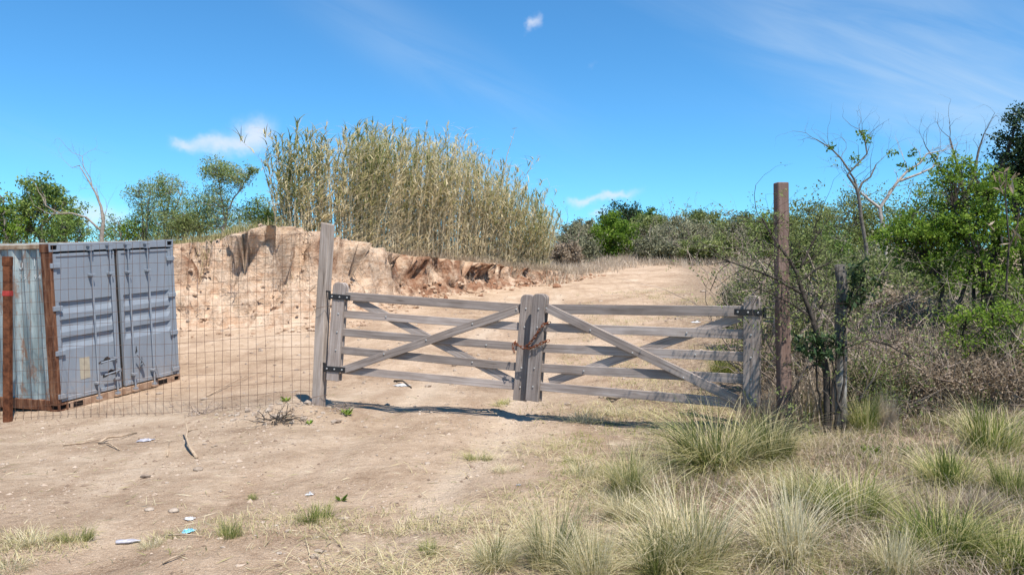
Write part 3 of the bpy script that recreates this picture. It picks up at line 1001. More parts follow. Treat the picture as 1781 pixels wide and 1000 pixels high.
# steel post
sp = P(13.5, 722, 11.05); sp.z = gz1(sp.x, sp.y)
tp = P(13, 447, 11.05)
spt = thing('steel_post', 'rusty brown square steel fence post with a red band before the container', 'post', sp)
H_ = tp.z - sp.z
o = link('post_body', bevel_box('post_body', 0.092, 0.092, H_ - 0.12 + 0.2, 0.008, M['rust']), spt, (0, 0, (H_ - 0.12) / 2 - 0.1))
link('cap_sleeve', bevel_box('cap_sleeve', 0.10, 0.10, 0.13, 0.006, M['rust']), spt, (-0.003, 0, H_ - 0.06))
link('painted_band', bevel_box('painted_band', 0.0955, 0.0955, 0.07, 0.002, M['red_paint']), spt, (0, 0, H_ - 0.50))

# ------------------------------------------------------------------ shipping container
def container_mats():
    m, nt, b = new_mat('container_door_paint', 0.5, 0.35)
    tc = node(nt, 'ShaderNodeTexCoord'); v = tc.outputs['Object']
    n1 = noise(nt, mapping(nt, v, scale=(3, 3, 0.7)), 1.5, 5, 0.6)
    n2 = noise(nt, v, 14, 5, 0.7)
    c = ramp(nt, n1, [(0.3, (0.19, 0.215, 0.25)), (0.55, (0.215, 0.243, 0.282)), (0.75, (0.25, 0.278, 0.315))])
    sep = node(nt, 'ShaderNodeSeparateXYZ'); nt.links.new(v, sep.inputs[0])
    low = math_(nt, 'MULTIPLY', math_(nt, 'SUBTRACT', 0.55, sep.outputs[2], clamp=True), 1.0)
    dirt = math_(nt, 'MULTIPLY', math_(nt, 'ADD', low, 0.06), math_(nt, 'GREATER_THAN', n2, 0.46))
    c = mixc(nt, math_(nt, 'MULTIPLY', dirt, 0.7), c, (0.33, 0.25, 0.19))
    nt.links.new(c, b.inputs['Base Color'])
    bump(nt, b, n2, 0.12, 0.01)
    M['door'] = m
    m, nt, b = new_mat('container_side_paint', 0.65, 0.25)
    tc = node(nt, 'ShaderNodeTexCoord'); v = tc.outputs['Object']
    n1 = noise(nt, mapping(nt, v, scale=(4, 4, 0.55)), 1.6, 6, 0.65)
    n2 = noise(nt, mapping(nt, v, scale=(3, 3, 1.2)), 2.2, 6, 0.7, 0.4)
    c = ramp(nt, n1, [(0.3, (0.10, 0.125, 0.13)), (0.46, (0.18, 0.225, 0.235)), (0.60, (0.30, 0.355, 0.365)), (0.78, (0.52, 0.52, 0.46))])
    rf = ramp(nt, n2, [(0.54, (0, 0, 0)), (0.64, (1, 1, 1))])
    c = mixc(nt, math_(nt, 'MULTIPLY', rf, 0.75), c, (0.21, 0.10, 0.05))
    nt.links.new(c, b.inputs['Base Color'])
    M['side'] = m
    m, nt, b = new_mat('container_rust_streaked', 0.85, 0.15)
    tc = node(nt, 'ShaderNodeTexCoord'); v = tc.outputs['Object']
    n1 = noise(nt, mapping(nt, v, scale=(14, 14, 2.2)), 1.0, 6, 0.7, 0.5)
    c = ramp(nt, n1, [(0.33, (0.045, 0.018, 0.012)), (0.47, (0.12, 0.05, 0.028)), (0.60, (0.22, 0.105, 0.058)), (0.74, (0.31, 0.22, 0.15))])
    nt.links.new(c, b.inputs['Base Color'])
    bump(nt, b, n1, 0.35, 0.01)
    M['rust_post'] = m
    M['sill'] = plain_mat('dusty_rusty_sill', (0.25, 0.14, 0.085), (0.52, 0.36, 0.25), 9, 0.9, 0.1, 0, 0.2)
    M['rail_tan'] = plain_mat('faded_tan_rail', (0.24, 0.13, 0.07), (0.55, 0.46, 0.34), 5, 0.85, 0.15)
    M['gasket'] = plain_mat('black_gasket', (0.02, 0.018, 0.018), (0.04, 0.036, 0.034), 12, 0.7, 0.2)
    M['hole'] = plain_mat('dark_hollow', (0.01, 0.008, 0.007), (0.02, 0.016, 0.014), 12, 0.9, 0.1)
    M['sticker'] = plain_mat('tan_sticker_residue', (0.36, 0.31, 0.24), (0.50, 0.43, 0.32), 12, 0.8, 0.1)
    M['white_mark'] = plain_mat('white_lettering', (0.62, 0.64, 0.62), (0.76, 0.77, 0.75), 30, 0.7, 0.1)


container_mats()
CW, CL, CHT = 2.44, 6.06, 2.44
c0 = P(103, 716, 11.66); c0.z = gz1(c0.x, c0.y) - 0.01
ex = Vector((0.80, 2.29, 0)).normalized(); ey = Vector((-ex.y, ex.x, 0))
roll = R(4.2)
ux = (ex * math.cos(roll) + Vector((0, 0, 1)) * math.sin(roll)); uz = (Vector((0, 0, 1)) * math.cos(roll) - ex * math.sin(roll))
uy = uz.cross(ux)
CM = Matrix((ux, uy, uz)).transposed().to_4x4(); CM.translation = c0
cont = thing('shipping_container', 'tilted blue-grey steel shipping container with rusty corner behind the mesh fence', 'container', matrix=CM)


def cbox(name, lo, hi, mat, parent=cont, bev=0.006):
    lo = Vector(lo); hi = Vector(hi)
    me = bevel_box(name, *(hi - lo), bev, mat)
    # bake offset so object coordinates stay in container space
    me.transform(Matrix.Translation((lo + hi) / 2))
    return link(name, me, parent)


def casting(x, y, z, mat):
    bm = bmesh.new()
    bmesh.ops.create_cube(bm, size=1.0)
    for v in bm.verts:
        v.co = Vector((v.co.x * 0.162, v.co.y * 0.178, v.co.z * 0.118))
    bm.faces.ensure_lookup_table()
    for f in [f for f in bm.faces if f.normal.y < -0.9 or abs(f.normal.x) > 0.9]:
        r = bmesh.ops.inset_region(bm, faces=[f], thickness=0.036, depth=0)
        nrm = f.normal.copy()
        r = bmesh.ops.extrude_face_region(bm, geom=[f])
        nf = [q for q in r['geom'] if isinstance(q, bmesh.types.BMFace)]
        for v in {v for q in nf for v in q.verts}:
            v.co -= nrm * 0.022
        bmesh.ops.delete(bm, geom=[f], context='FACES_ONLY')
        for q in nf:
            q.material_index = 1
    me = bpy.data.meshes.new('corner_casting')
    bm.to_mesh(me); bm.free()
    me.materials.append(mat); me.materials.append(M['hole'])
    me.transform(Matrix.Translation((x, y, z)))
    return link('corner_casting', me, cont)


def corr_panel(name, p0, ax, L, z0, z1, outn, mat, period=0.278, depth=0.04):
    """vertical trapezoid corrugation"""
    xs = []; ds = []
    x = 0.0
    while x < L:
        for fx, fd in ((0.0, 0), (0.072, 0), (0.14, 1), (0.21, 1)):
            if x + fx < L:
                xs.append(x + fx); ds.append(fd)
        x += period
    xs.append(L); ds.append(0)
    xs = np.array(xs); ds = np.array(ds) * depth
    V = []
    for zz in (z0, z1):
        for a, d in zip(xs, ds):
            V.append(Vector(p0) + Vector(ax) * a - Vector(outn) * d + Vector((0, 0, zz)))
    n_ = len(xs)
    Q = [(i, i + 1, n_ + i + 1, n_ + i) for i in range(n_ - 1)]
    return link(name, mk_mesh(name, [tuple(v) for v in V], Q, None, mat), cont)


# frame
cbox('corner_post', (0.0, 0.0, 0.12), (0.055, 0.17, CHT - 0.12), M['rust_post'])
cbox('corner_post', (CW - 0.055, 0.0, 0.12), (CW, 0.17, CHT - 0.12), M['door'])
cbox('corner_post', (0.0, CL - 0.15, 0.12), (0.055, CL, CHT - 0.12), M['rust_post'])
cbox('corner_post', (CW - 0.055, CL - 0.15, 0.12), (CW, CL, CHT - 0.12), M['rust_post'])
for zz in (0.06, CHT - 0.06):
    casting(0.079, 0.085, zz, M['rust_post'] if zz < 1 else M['door'])
    casting(CW - 0.079, 0.085, zz, M['door'] if zz > 1 else M['sill'])
    casting(0.079, CL - 0.085, zz, M['rust_post'])
    casting(CW - 0.079, CL - 0.085, zz, M['rust_post'])
cbox('side_rust_plate', (-0.006, 0.002, CHT - 0.125), (-0.0015, 0.178, CHT - 0.006), M['rust_post'], bev=0.0015)
cbox('door_header', (0.162, 0.012, CHT - 0.12), (CW - 0.162, 0.13, CHT - 0.006), M['door'])
sill = cbox('door_sill', (0.162, 0.0, 0.005), (CW - 0.162, 0.15, 0.115), M['sill'])
cbox('sill_pocket', (0.25, -0.003, 0.022), (0.42, 0.05, 0.095), M['hole'], sill, 0.002)
cbox('sill_pocket', (0.162 + 0.006, -0.003, 0.03), (0.195, 0.05, 0.09), M['hole'], sill, 0.002)
cbox('sill_pocket', (1.95, -0.003, 0.022), (2.14, 0.05, 0.095), M['hole'], sill, 0.002)
cbox('top_side_rail', (0.004, 0.178, CHT - 0.075), (0.06, CL - 0.178, CHT - 0.008), M['rail_tan'])
cbox('top_side_rail', (CW - 0.06, 0.178, CHT - 0.075), (CW - 0.004, CL - 0.178, CHT - 0.008), M['rail_tan'])
cbox('bottom_side_rail', (0.004, 0.178, 0.012), (0.05, CL - 0.178, 0.165), M['rust_post'])
cbox('bottom_side_rail', (CW - 0.05, 0.178, 0.012), (CW - 0.004, CL - 0.178, 0.165), M['rust_post'])
corr_panel('side_panel', (0.012, 0.17, 0), (0, 1, 0), CL - 0.32, 0.165, CHT - 0.075, (-1, 0, 0), M['side'])
corr_panel('side_panel', (CW - 0.012, 0.17, 0), (0, 1, 0), CL - 0.32, 0.165, CHT - 0.075, (1, 0, 0), M['side'])
corr_panel('end_panel', (0.055, CL - 0.03, 0), (1, 0, 0), CW - 0.11, 0.12, CHT - 0.06, (0, 1, 0), M['side'])
cbox('roof', (0.062, 0.132, CHT - 0.035), (CW - 0.062, CL - 0.05, CHT - 0.02), M['side'])
cbox('floor_panel', (0.052, 0.152, 0.13), (CW - 0.052, CL - 0.05, 0.16), M['hole'])
cbox('door_gasket', (0.062, 0.058, 0.118), (CW - 0.062, 0.075, CHT - 0.13), M['gasket'])


def door(x0, x1, swing):
    z0, z1 = 0.135, CHT - 0.150
    g = Geo()
    yf = 0.022
    bw = 0.055
    # panel with three horizontal recessed channels
    prof = [(z1 - 0.03, yf)]
    for k in range(3):
        zt = z1 - 0.70 - k * 0.262
        prof += [(zt, yf), (zt - 0.006, yf + 0.030), (zt - 0.105, yf + 0.030), (zt - 0.185, yf)]
    prof.append((z0 + 0.03, yf))
    xa, xb = x0 + bw + 0.02, x1 - bw - 0.02
    cols = [(xa - 0.02, 0.0), (xa + 0.04, 1.0), (xb - 0.04, 1.0), (xb + 0.02, 0.0)]
    V = []
    for cx_, k in cols:
        for (z, y) in prof:
            V.append((cx_, yf + (y - yf) * k + 0.0, z))
    n_ = len(prof)
    Q = []
    for c in range(len(cols) - 1):
        for i in range(n_ - 1):
            Q.append((c * n_ + i, (c + 1) * n_ + i, (c + 1) * n_ + i + 1, c * n_ + i + 1)[::-1])
    g.add(V, Q)
    root = link('door', g.mesh('door', M['door']), cont)
    cbox('door_frame', (x0, yf - 0.014, z0), (x0 + bw, yf + 0.034, z1), M['door'], root, 0.004)
    cbox('door_frame', (x1 - bw, yf - 0.014, z0), (x1, yf + 0.034, z1), M['door'], root, 0.004)
    cbox('door_frame', (x0 + bw, yf - 0.012, z1 - 0.045), (x1 - bw, yf + 0.03, z1 - 0.001), M['door'], root, 0.004)
    cbox('door_frame', (x0 + bw, yf - 0.012, z0 + 0.001), (x1 - bw, yf + 0.03, z0 + 0.06), M['door'], root, 0.004)
    return root


dl = door(0.062, 1.175, -1)
dr = door(1.255, CW - 0.062, 1)
BAR_Y = -0.028
for root, xs_ in ((dl, (0.70, 1.06)), (dr, (1.42, 1.83))):
    for xb in xs_:
        g = Geo()
        g.tube([(xb, BAR_Y, 0.05), (xb, BAR_Y, CHT - 0.085)], 0.0135, 8)
        for zz in (0.055, CHT - 0.09):
            g.box((xb - 0.035, BAR_Y - 0.02, zz - 0.035), (xb + 0.035, BAR_Y + 0.045, zz + 0.03))
        bar = link('locking_bar', g.mesh('locking_bar', M['door']), root)
        for zz in (0.30, 1.95):
            cbox('bar_bracket', (xb - 0.04, -0.0465, zz - 0.018), (xb + 0.04, 0.0215, zz + 0.018), M['door'], root, 0.003)
        cbox('bar_keeper', (xb - 0.055, -0.05, 0.018), (xb + 0.055, -0.0015, 0.05), M['sill'], root, 0.003)
        cbox('bar_keeper', (xb - 0.05, -0.05, CHT - 0.06), (xb + 0.05, 0.010, CHT - 0.03), M['door'], root, 0.003)
    for k, zz in enumerate((0.22, 0.85, 1.50, 2.12)):
        xh = 0.052 if root is dl else CW - 0.052
        sgn = 1 if root is dl else -1
        a, b = sorted((xh - sgn * 0.05, xh + sgn * 0.11))
        cbox('hinge', (a, -0.018, zz - 0.035), (b, 0.007, zz + 0.035), M['door'], root, 0.004)
# handles lying across the bars
for root, x0_, x1_, zz, sl in ((dl, 0.74, 1.05, 0.60, 0.02), (dl, 0.80, 1.10, 0.40, 0.03), (dr, 1.46, 1.60, 0.62, -0.20), (dr, 1.85, 1.89, 0.42, -0.22)):
    g = Geo()
    g.tube([(x0_, BAR_Y - 0.025, zz), ((x0_ + x1_) / 2, BAR_Y - 0.035, zz + sl / 2), (x1_, BAR_Y - 0.03, zz + sl)], [0.012, 0.012, 0.009], 6)
    g.box((x1_ - 0.03, BAR_Y - 0.03, zz + sl - 0.03), (x1_ + 0.02, 0.006, zz + sl + 0.02))
    link('handle', g.mesh('handle', M['door']), root)


def scuff(root, x0_, z0_, w, h, seed):
    r = random.Random(seed)
    n_ = 10
    top = [(x0_ + w * k / n_, z0_ + h * (0.35 + 0.65 * math.exp(-((k / n_ - 0.55) / 0.22) ** 2) + r.uniform(-.1, .1))) for k in range(n_ + 1)]
    bot = [(x0_ + w * k / n_, z0_ + h * (0.10 + 0.25 * (k / n_) + r.uniform(-.12, .08))) for k in range(n_ + 1)]
    V = [(x, 0.0185, z) for x, z in top] + [(x, 0.0185, z) for x, z in bot]
    Q = [(i, n_ + 1 + i, n_ + 2 + i, i + 1) for i in range(n_)]
    o = link('bare_patch', mk_mesh('bare_patch', V, Q, None, M['gasket']), root)
    return o


scuff(dl, 0.76, 0.565, 0.30, 0.10, 1)
scuff(dl, 0.83, 0.345, 0.30, 0.11, 2)
scuff(dr, 1.50, 0.60, 0.045, 0.16, 3)
scuff(dr, 1.60, 0.42, 0.05, 0.13, 4)
cbox('sticker_residue', (0.42, 0.0185, 0.40), (0.60, 0.0205, 0.72), M['sticker'], dl, 0)


def side_text(txt, y, z, size, d=0.0):
    cu = bpy.data.curves.new('marking', 'FONT')
    cu.body = txt; cu.size = size; cu.extrude = 0.0006
    o = bpy.data.objects.new('marking', cu); COL.objects.link(o)
    dg = bpy.context.evaluated_depsgraph_get()
    me = bpy.data.meshes.new_from_object(o.evaluated_get(dg))
    bpy.data.objects.remove(o)
    me.materials.clear(); me.materials.append(M['white_mark'])
    # local x of text -> -y of container (text reads left to right seen from outside at -x)
    m = Matrix(((0, 0, -1, 0.012 + d - 0.004), (-1, 0, 0, y), (0, 1, 0, z), (0, 0, 0, 1)))
    me.transform(m)
    return link('marking', me, cont)


for txt, y, z, s_, d_ in (('4', 0.245, 1.93, 0.10, 0.0), ('9', 0.37, 1.93, 0.10, 0.036), ('5', 0.53, 1.93, 0.10, 0.0), ('9', 0.65, 1.93, 0.10, 0.036), ('2', 1.08, 1.93, 0.10, 0.0),
                          ('1', 0.38, 2.12, 0.15, 0.036), ('U', 0.66, 2.08, 0.13, 0.036), ('0', 1.0, 1.25, 0.12, 0.0)):
    side_text(txt, y, z, s_, d_)


# ------------------------------------------------------------------ plants
def rec(r, p, d, L, rad, depth, geo, tips, sides=4, wander=0.22, up=0.05, kids=(2, 4), shrink=0.62, spread=0.75):
    n = 4 if depth > 0 else 3
    pts = [np.array(p)]; dd = np.array(d, float); dirs = []
    for k in range(n):
        dd = dd + r.normal(size=3) * wander + np.array([0, 0, up]); dd /= np.linalg.norm(dd)
        pts.append(pts[-1] + dd * L / n); dirs.append(dd.copy())
    r1 = rad * (0.55 if depth > 0 else 0.3)
    geo.tube(pts, np.linspace(rad, r1, n + 1), sides if depth > 1 else 3, rnd=r.random(), cap=False)
    if depth == 0:
        tips.append((pts[-1], dd)); tips.append((pts[-2], dd))
        return
    for c in range(r.integers(kids[0], kids[1] + 1)):
        i = r.integers(1, n + 1) if c else n
        nd = dirs[i - 1] + r.normal(size=3) * spread
        nd /= np.linalg.norm(nd)
        rec(r, pts[i], nd, L * shrink * r.uniform(.75, 1.2), r1 * 0.85, depth - 1, geo, tips, sides, wander, up, kids, shrink, spread)


def leaf_cloud(geo, r, C, n, cr, leaf, flat=0.75, down=0.0):
    """n leaves around each of the clump centres C"""
    m = len(C)
    pos = np.repeat(C, n, 0) + r.normal(size=(m * n, 3)) * np.array([1, 1, flat]) * cr * 0.46
    D = r.normal(size=(m * n, 3)) + np.array([0, 0, -down])
    cl = np.repeat(r.random(m), n)
    rn = np.clip(0.45 * cl + 0.55 * r.random(m * n), 0, 1)
    s_ = r.uniform(0.65, 1.3, m * n)
    geo.leaves(pos, D, leaf[0] * s_, leaf[1] * s_, rn, r=r)


def shrub(name, label, cat, base, limbs, crowns, leafm, barkm, leaf=(0.08, 0.04), seed=0, group=None, twig_r=0.008, down=0.0):
    """limbs: [(points, r0, r1)], crowns: [(centre, (rx,ry,rz), clumps, clump radius, leaves per clump)]"""
    r = np.random.default_rng(seed + 100)
    base = Vector(base)
    root = thing(name, label, cat, base, group)
    tg = Geo(); samp = []
    for pts, r0, r1 in limbs:
        P_ = np.array([tuple(p) for p in pts], float)
        n = 4 * (len(P_) - 1) + 1
        tt = np.linspace(0, len(P_) - 1, n)
        Q_ = np.stack([np.interp(tt, np.arange(len(P_)), P_[:, k]) for k in range(3)], 1)
        Q_[1:-1] += r.normal(size=(n - 2, 3)) * (r0 * 0.45)
        tg.tube(Q_, np.linspace(r0, r1, n), 7 if r0 > .03 else 5, cap=False)
        samp.append(Q_)
    S = np.concatenate(samp) if samp else np.array([tuple(base)])
    lg = Geo()
    for c, rad, ncl, cr, nl in crowns:
        c = np.array(tuple(c)); rad = np.array(rad)
        u = r.normal(size=(ncl, 3)); u /= np.linalg.norm(u, axis=1, keepdims=True)
        C = c + u * (r.random((ncl, 1)) ** 0.45) * rad
        C += r.normal(size=C.shape) * cr * 0.4
        gzc = gz(C[:, 0], C[:, 1])
        C[:, 2] = np.maximum(C[:, 2], gzc + 0.05)
        for q in C:
            dist = np.linalg.norm(S - q, axis=1) + np.where(S[:, 2] > q[2] + 0.05, 1.0, 0) + r.random(len(S)) * 0.25
            s0 = S[np.argmin(dist)]
            mid = (s0 + q) / 2 + r.normal(size=3) * 0.08 * np.linalg.norm(q - s0) + np.array([0, 0, -0.04]) * np.linalg.norm(q - s0)
            tg.tube([s0, s0 * .45 + mid * .55, mid * .4 + q * .6, q], np.array([1.5, 1.1, 0.8, 0.35]) * twig_r, 3, cap=False)
        leaf_cloud(lg, r, C, nl, cr, leaf, down=down)
    if tg.V:
        link('trunk', tg.mesh('trunk', barkm, base, True), root)
    if lg.V:
        link('crown', lg.mesh('crown', leafm, base), root)
    return root


def on_ground(px, Y):
    x = (px - CX) / F * Y
    return Vector((x, Y, gz1(x, Y)))


def stems(base, tops, r0, r1, bend=0.12, seed=1):
    r = random.Random(seed); out = []
    for t in tops:
        t = Vector(t); b = Vector(base) + Vector((r.uniform(-.06, .06), r.uniform(-.06, .06), -0.05))
        m1 = b.lerp(t, 0.35) + Vector((r.uniform(-bend, bend), r.uniform(-bend, bend), 0)) * (t - b).length
        m2 = b.lerp(t, 0.7) + Vector((r.uniform(-bend, bend), r.uniform(-bend, bend), 0)) * (t - b).length
        out.append(([b, m1, m2, t], r0, r1))
    return out


# --- behind the container, on top of the bank
b = on_ground(80, 27)
shrub('broadleaf_tree', 'rounded mid green tree behind the container at far left', 'tree', b,
      stems(b, [P(40, 345, 27), P(85, 330, 27), P(115, 350, 27)], 0.09, 0.02, seed=3),
      [(P(85, 345, 27), (0.95, 1.0, 0.65), 75, 0.26, 60), (P(40, 385, 27), (1.3, 1.0, 0.7), 60, 0.28, 55), (P(115, 385, 26.8), (0.6, .8, .7), 30, 0.25, 50)],
      M['leaf_mid'], M['bark_grey'], (0.11, 0.05), 1)
b = on_ground(8, 24)
shrub('shrub', 'bright green shrub at the left edge just above the container roof', 'shrub', b, stems(b, [P(5, 345, 24), P(30, 390, 24)], 0.05, 0.015),
      [(P(2, 385, 24), (0.7, .6, .75), 55, .2, 50), (P(-30, 360, 24), (0.6, .6, .7), 30, .22, 50)], M['leaf_bright'], M['bark_grey'], (0.09, 0.045), 2)
b = on_ground(120, 24)
shrub('shrub', 'low green shrub right below the dead tree\'s long side limb', 'shrub', b, stems(b, [P(110, 395, 24), P(140, 405, 24)], 0.04, 0.015),
      [(P(105, 402, 24), (0.75, .6, .42), 45, .2, 45)], M['leaf_mid'], M['bark_grey'], (0.085, 0.04), 3)
b = on_ground(215, 26)
shrub('shrub', 'low loose green shrub right of the dead tree trunk', 'shrub', b, stems(b, [P(205, 385, 26), P(235, 380, 26)], 0.04, 0.015),
      [(P(218, 400, 26), (0.75, .7, .55), 40, .24, 30)], M['leaf_bright'], M['bark_grey'], (0.09, 0.04), 4)

for lab, px, Y, w, top, mt, sd, dn in (
        ('low mid green bush behind the container roof at the left edge', 30, 29, 110, 375, 'leaf_mid', 211, .8), ('soft green bush just left of the dead tree', 120, 30, 90, 372, 'leaf_mid', 212, .7),
        ('yellow-green low bush right behind the dead tree', 200, 31, 90, 378, 'leaf_olive', 213, .7), ('soft green bush below the upright feathery sapling', 270, 29.5, 100, 368, 'leaf_mid', 214, .8),
        ('olive bush below the gap between two feathery trees', 335, 29, 90, 372, 'leaf_olive', 215, .8), ('soft green bush behind the leaning pale trunk', 415, 29, 110, 362, 'leaf_mid', 216, .8),
        ('small olive bush right beside the left end of the reeds', 468, 27.5, 60, 372, 'leaf_olive', 217, .6)):
    b = on_ground(px, Y); rx = w / F * Y / 2; tz = CZ - (top - HY) / F * Y; h = tz - b.z
    shrub('bush', lab, 'bush', b, stems(b, [(b.x - rx * .5, Y, b.z + h * .7), (b.x + rx * .5, Y, b.z + h * .7), (b.x, Y, b.z + h * .8)], .03, .01, seed=sd),
          [((b.x, Y, b.z + h * .55), (rx, .8, h * .42), int(90 * dn), .2, 34)], M[mt], M['bark_grey'], (.075, .035), sd, 'bushes along the bank top', .006)

# dead pale tree
b = on_ground(178, 23)
Y = 23
r_ = np.random.default_rng(21)
dt = thing('dead_tree', 'bare pale dead tree with a long side limb behind the container', 'tree', b)
g = Geo(); tips = []
main = [b - Vector((0, 0, .2)), P(177, 410, Y), P(180, 385, Y), P(176, 360, Y), P(166, 335, Y), P(150, 308, Y), P(138, 288, Y)]
g.tube(main, [0.07, 0.06, 0.048, 0.036, 0.026, 0.017, 0.01], 7, cap=False)
for pts, r0 in (([P(174, 400, Y), P(150, 378, Y - .2), P(125, 371, Y - .3), P(105, 372, Y - .3), P(80, 358, Y - .3), P(72, 340, Y - .3)], 0.06),
                ([P(160, 325, Y), P(158, 312, Y), P(145, 290, Y), P(143, 272, Y), P(126, 266, Y)], 0.03), ([P(138, 288, Y), P(125, 292, Y), P(112, 280, Y)], 0.018),
                ([P(176, 366, Y), P(172, 345, Y), P(168, 328, Y), P(158, 318, Y)], 0.025), ([P(181, 380, Y), P(186, 362, Y), P(184, 348, Y)], 0.02), ([P(105, 372, Y), P(85, 372, Y), P(60, 358, Y)], 0.03)):
    g.tube(pts, np.linspace(r0 * .55, r0 * 0.16, len(pts)), 6, cap=False)
    for k in range(1, len(pts)):
        d_ = np.array(tuple(pts[k] - pts[k - 1])); d_ /= np.linalg.norm(d_)
        rec(r_, tuple(pts[k]), d_ + r_.normal(size=3) * 0.5, 0.5, r0 * 0.16, 2, g, tips)
link('trunk', g.mesh('trunk', M['bark_dead'], b, True), dt)


def feathery(label, px, Y, stems_px, crowns, leafm, barkm, seed, leaf=(0.085, 0.026), group='feathery saplings on the bank'):
    b = on_ground(px, Y)
    lim = []
    for s_ in stems_px:
        lim.append(([b - Vector((0, 0, .1))] + [P(x, y, Y) for x, y in s_], 0.04, 0.012))
    return shrub('feathery_sapling', label, 'tree', b, lim, [(P(x, y, Y), (rx, rx, rz), int(n * 2.4), cr, int(nl * 1.0)) for x, y, rx, rz, n, cr, nl in crowns] + [(b + Vector((0, 0, .55)), (.9, .6, .5), 46, .2, 24)], leafm, barkm, leaf, seed, group, 0.006, 0.5)


feathery('thin feathery sapling with two pale stems nearest the dead tree', 250, 26, [[(248, 370), (242, 320)], [(255, 380), (262, 335)]],
         [(240, 340, .45, .55, 26, .17, 16), (258, 365, .5, .55, 24, .18, 16)], M['leaf_euc'], M['bark_grey'], 11)
feathery('upright feathery grey-green sapling in the middle of the bank top', 288, 27, [[(285, 370), (275, 318)], [(292, 360), (300, 312)], [(300, 380), (318, 325)]],
         [(285, 330, .75, .5, 50, .2, 22), (298, 368, .85, .6, 50, .22, 22)], M['leaf_euc'], M['bark_pale'], 12)
feathery('leafy feathery tree with leaning pale trunk beside the reeds', 385, 25, [[(392, 380), (402, 352), (420, 325), (440, 298)], [(392, 385), (385, 340), (375, 295)]],
         [(378, 298, .5, .38, 32, .18, 26), (410, 308, .55, .35, 34, .18, 24), (380, 350, .6, .6, 36, .22, 20), (440, 295, .15, .12, 6, .1, 26)], M['leaf_euc'], M['bark_pale'], 13)
feathery('short bushy sapling left of the leaning pale trunk', 345, 26, [[(345, 380), (340, 340)], [(352, 390), (362, 355)]],
         [(345, 368, .65, .65, 40, .22, 22)], M['leaf_euc'], M['bark_grey'], 14)
feathery('dark feathery sapling tucked against the left end of the reeds', 455, 25.5, [[(452, 380), (446, 345)], [(460, 390), (470, 350)]],
         [(452, 368, .6, .55, 38, .22, 22), (470, 385, .35, .4, 16, .2, 22)], M['leaf_mid'], M['bark_grey'], 15)
feathery('sparse low sapling between two taller feathery ones', 322, 24.5, [[(322, 390), (318, 370)]], [(320, 388, .5, .35, 26, .2, 20)], M['leaf_olive'], M['bark_grey'], 16)


# --- giant reeds
def reeds():
    r = np.random.default_rng(77)
    xs = [478, 560, 640, 740, 800, 880, 950]
    Yf = [22.6, 23.3, 25.8, 30.4, 32.2, 35.0, 38.0]
    top = [246, 232, 226, 234, 252, 314, 372]
    cg, lg = Geo(), Geo()
    n = 1500
    for k in range(n):
        px = 478 + 476 * r.random() ** 0.95
        if px < 620 and r.random() < 0.6:
            continue
        dep = r.random() ** 1.4 * np.interp(px, [478, 600, 680], [1.8, 2.4, 4.2])
        Y = np.interp(px, xs, Yf) + dep
        x = (px - CX) / F * Y
        for _ in range(12):
            d_, _l, st_, _u = path_dist(np.array([x]), np.array([Y]))
            if d_[0] > st_[0] + 0.25:
                break
            Y += 0.45; x = (px - CX) / F * Y
        z = gz1(x, Y)
        ty = np.interp(px, xs, top) + r.normal() * 15 + abs(r.normal()) * 30 + 12 * vnoise(px * .03, 0.5, 4)
        H = CZ - (ty - HY) / F * Y - z
        H = max(1.2, H * (1.0 if r.random() < 0.75 else r.uniform(.55, .9)))
        ln = r.normal(size=2) * (0.08 if r.random() > .1 else .32) + np.array([np.interp(px, [478, 700, 950], [-0.05, 0.02, 0.16]), -0.02])
        tt = np.linspace(0, 1, 5)
        pts = np.stack([x + ln[0] * H * tt ** 1.6, Y + ln[1] * H * tt ** 1.6, z - .05 + H * 0.985 * tt], 1)
        cg.tube(pts, np.linspace(0.0105, 0.003, 5), 3, rnd=r.random(), cap=False)
        tone = 0.22 * vnoise(px * .045, Y * .6, 21) + r.normal() * .1
        nl = int(22 + 16 * r.random())
        t = 0.02 + 1.0 * r.random(nl) ** 0.85
        cpos = np.stack([np.interp(t, tt, pts[:, q]) for q in range(3)], 1)
        ang = r.uniform(0, 2 * np.pi, nl)
        gr = np.clip(1.08 - 0.64 * t + r.normal(size=nl) * 0.26 + (0.10 if px > 560 else -0.06) + tone, 0, 1)
        lg.blades(cpos, r.uniform(.2, .58, nl) * (0.75 + .3 * (H > 2.5)), ang, r.uniform(.3, 1.9, nl), 0.040, gr, r, 3)
        if r.random() < 0.35:
            lg.leaves(np.repeat(pts[-1:], 5, 0) + r.normal(size=(5, 3)) * np.array([.03, .03, .09]), r.normal(size=(5, 3)) * .35 + np.array([.3, 0, 1]), 0.22, 0.035, r.uniform(.5, 1, 5), r=r)
    # one mass of canes and leaves
    a = cg.obj('reed_canes', M['cane'])
    tag(a, 'upright straw coloured canes of the tall reed bed', 'reeds', kind='stuff')
    l = lg.obj('reed_leaves', M['reed'])
    tag(l, 'narrow drooping leaves of the tall reed bed on the bank', 'reeds', kind='stuff')


reeds()
# single pale cane standing out above the reeds
g = Geo(); b = on_ground(868, 36)
g.tube([b, P(872, 330, 36), P(882, 270, 36), P(896, 226, 36)], [0.02, 0.018, 0.014, 0.006], 5)
for k in range(9):
    q = P(872, 330, 36).lerp(P(896, 226, 36), k / 8)
    g.leaves(np.array([tuple(q)]) + rng.normal(size=(1, 3)) * .05, rng.normal(size=(1, 3)) + np.array([[.4, 0, .5]]), .3, .03, [0.8])
tag(g.obj('tall_cane', M['cane'], None, b), 'single pale cane sticking up above the right side of the reeds', 'reed')


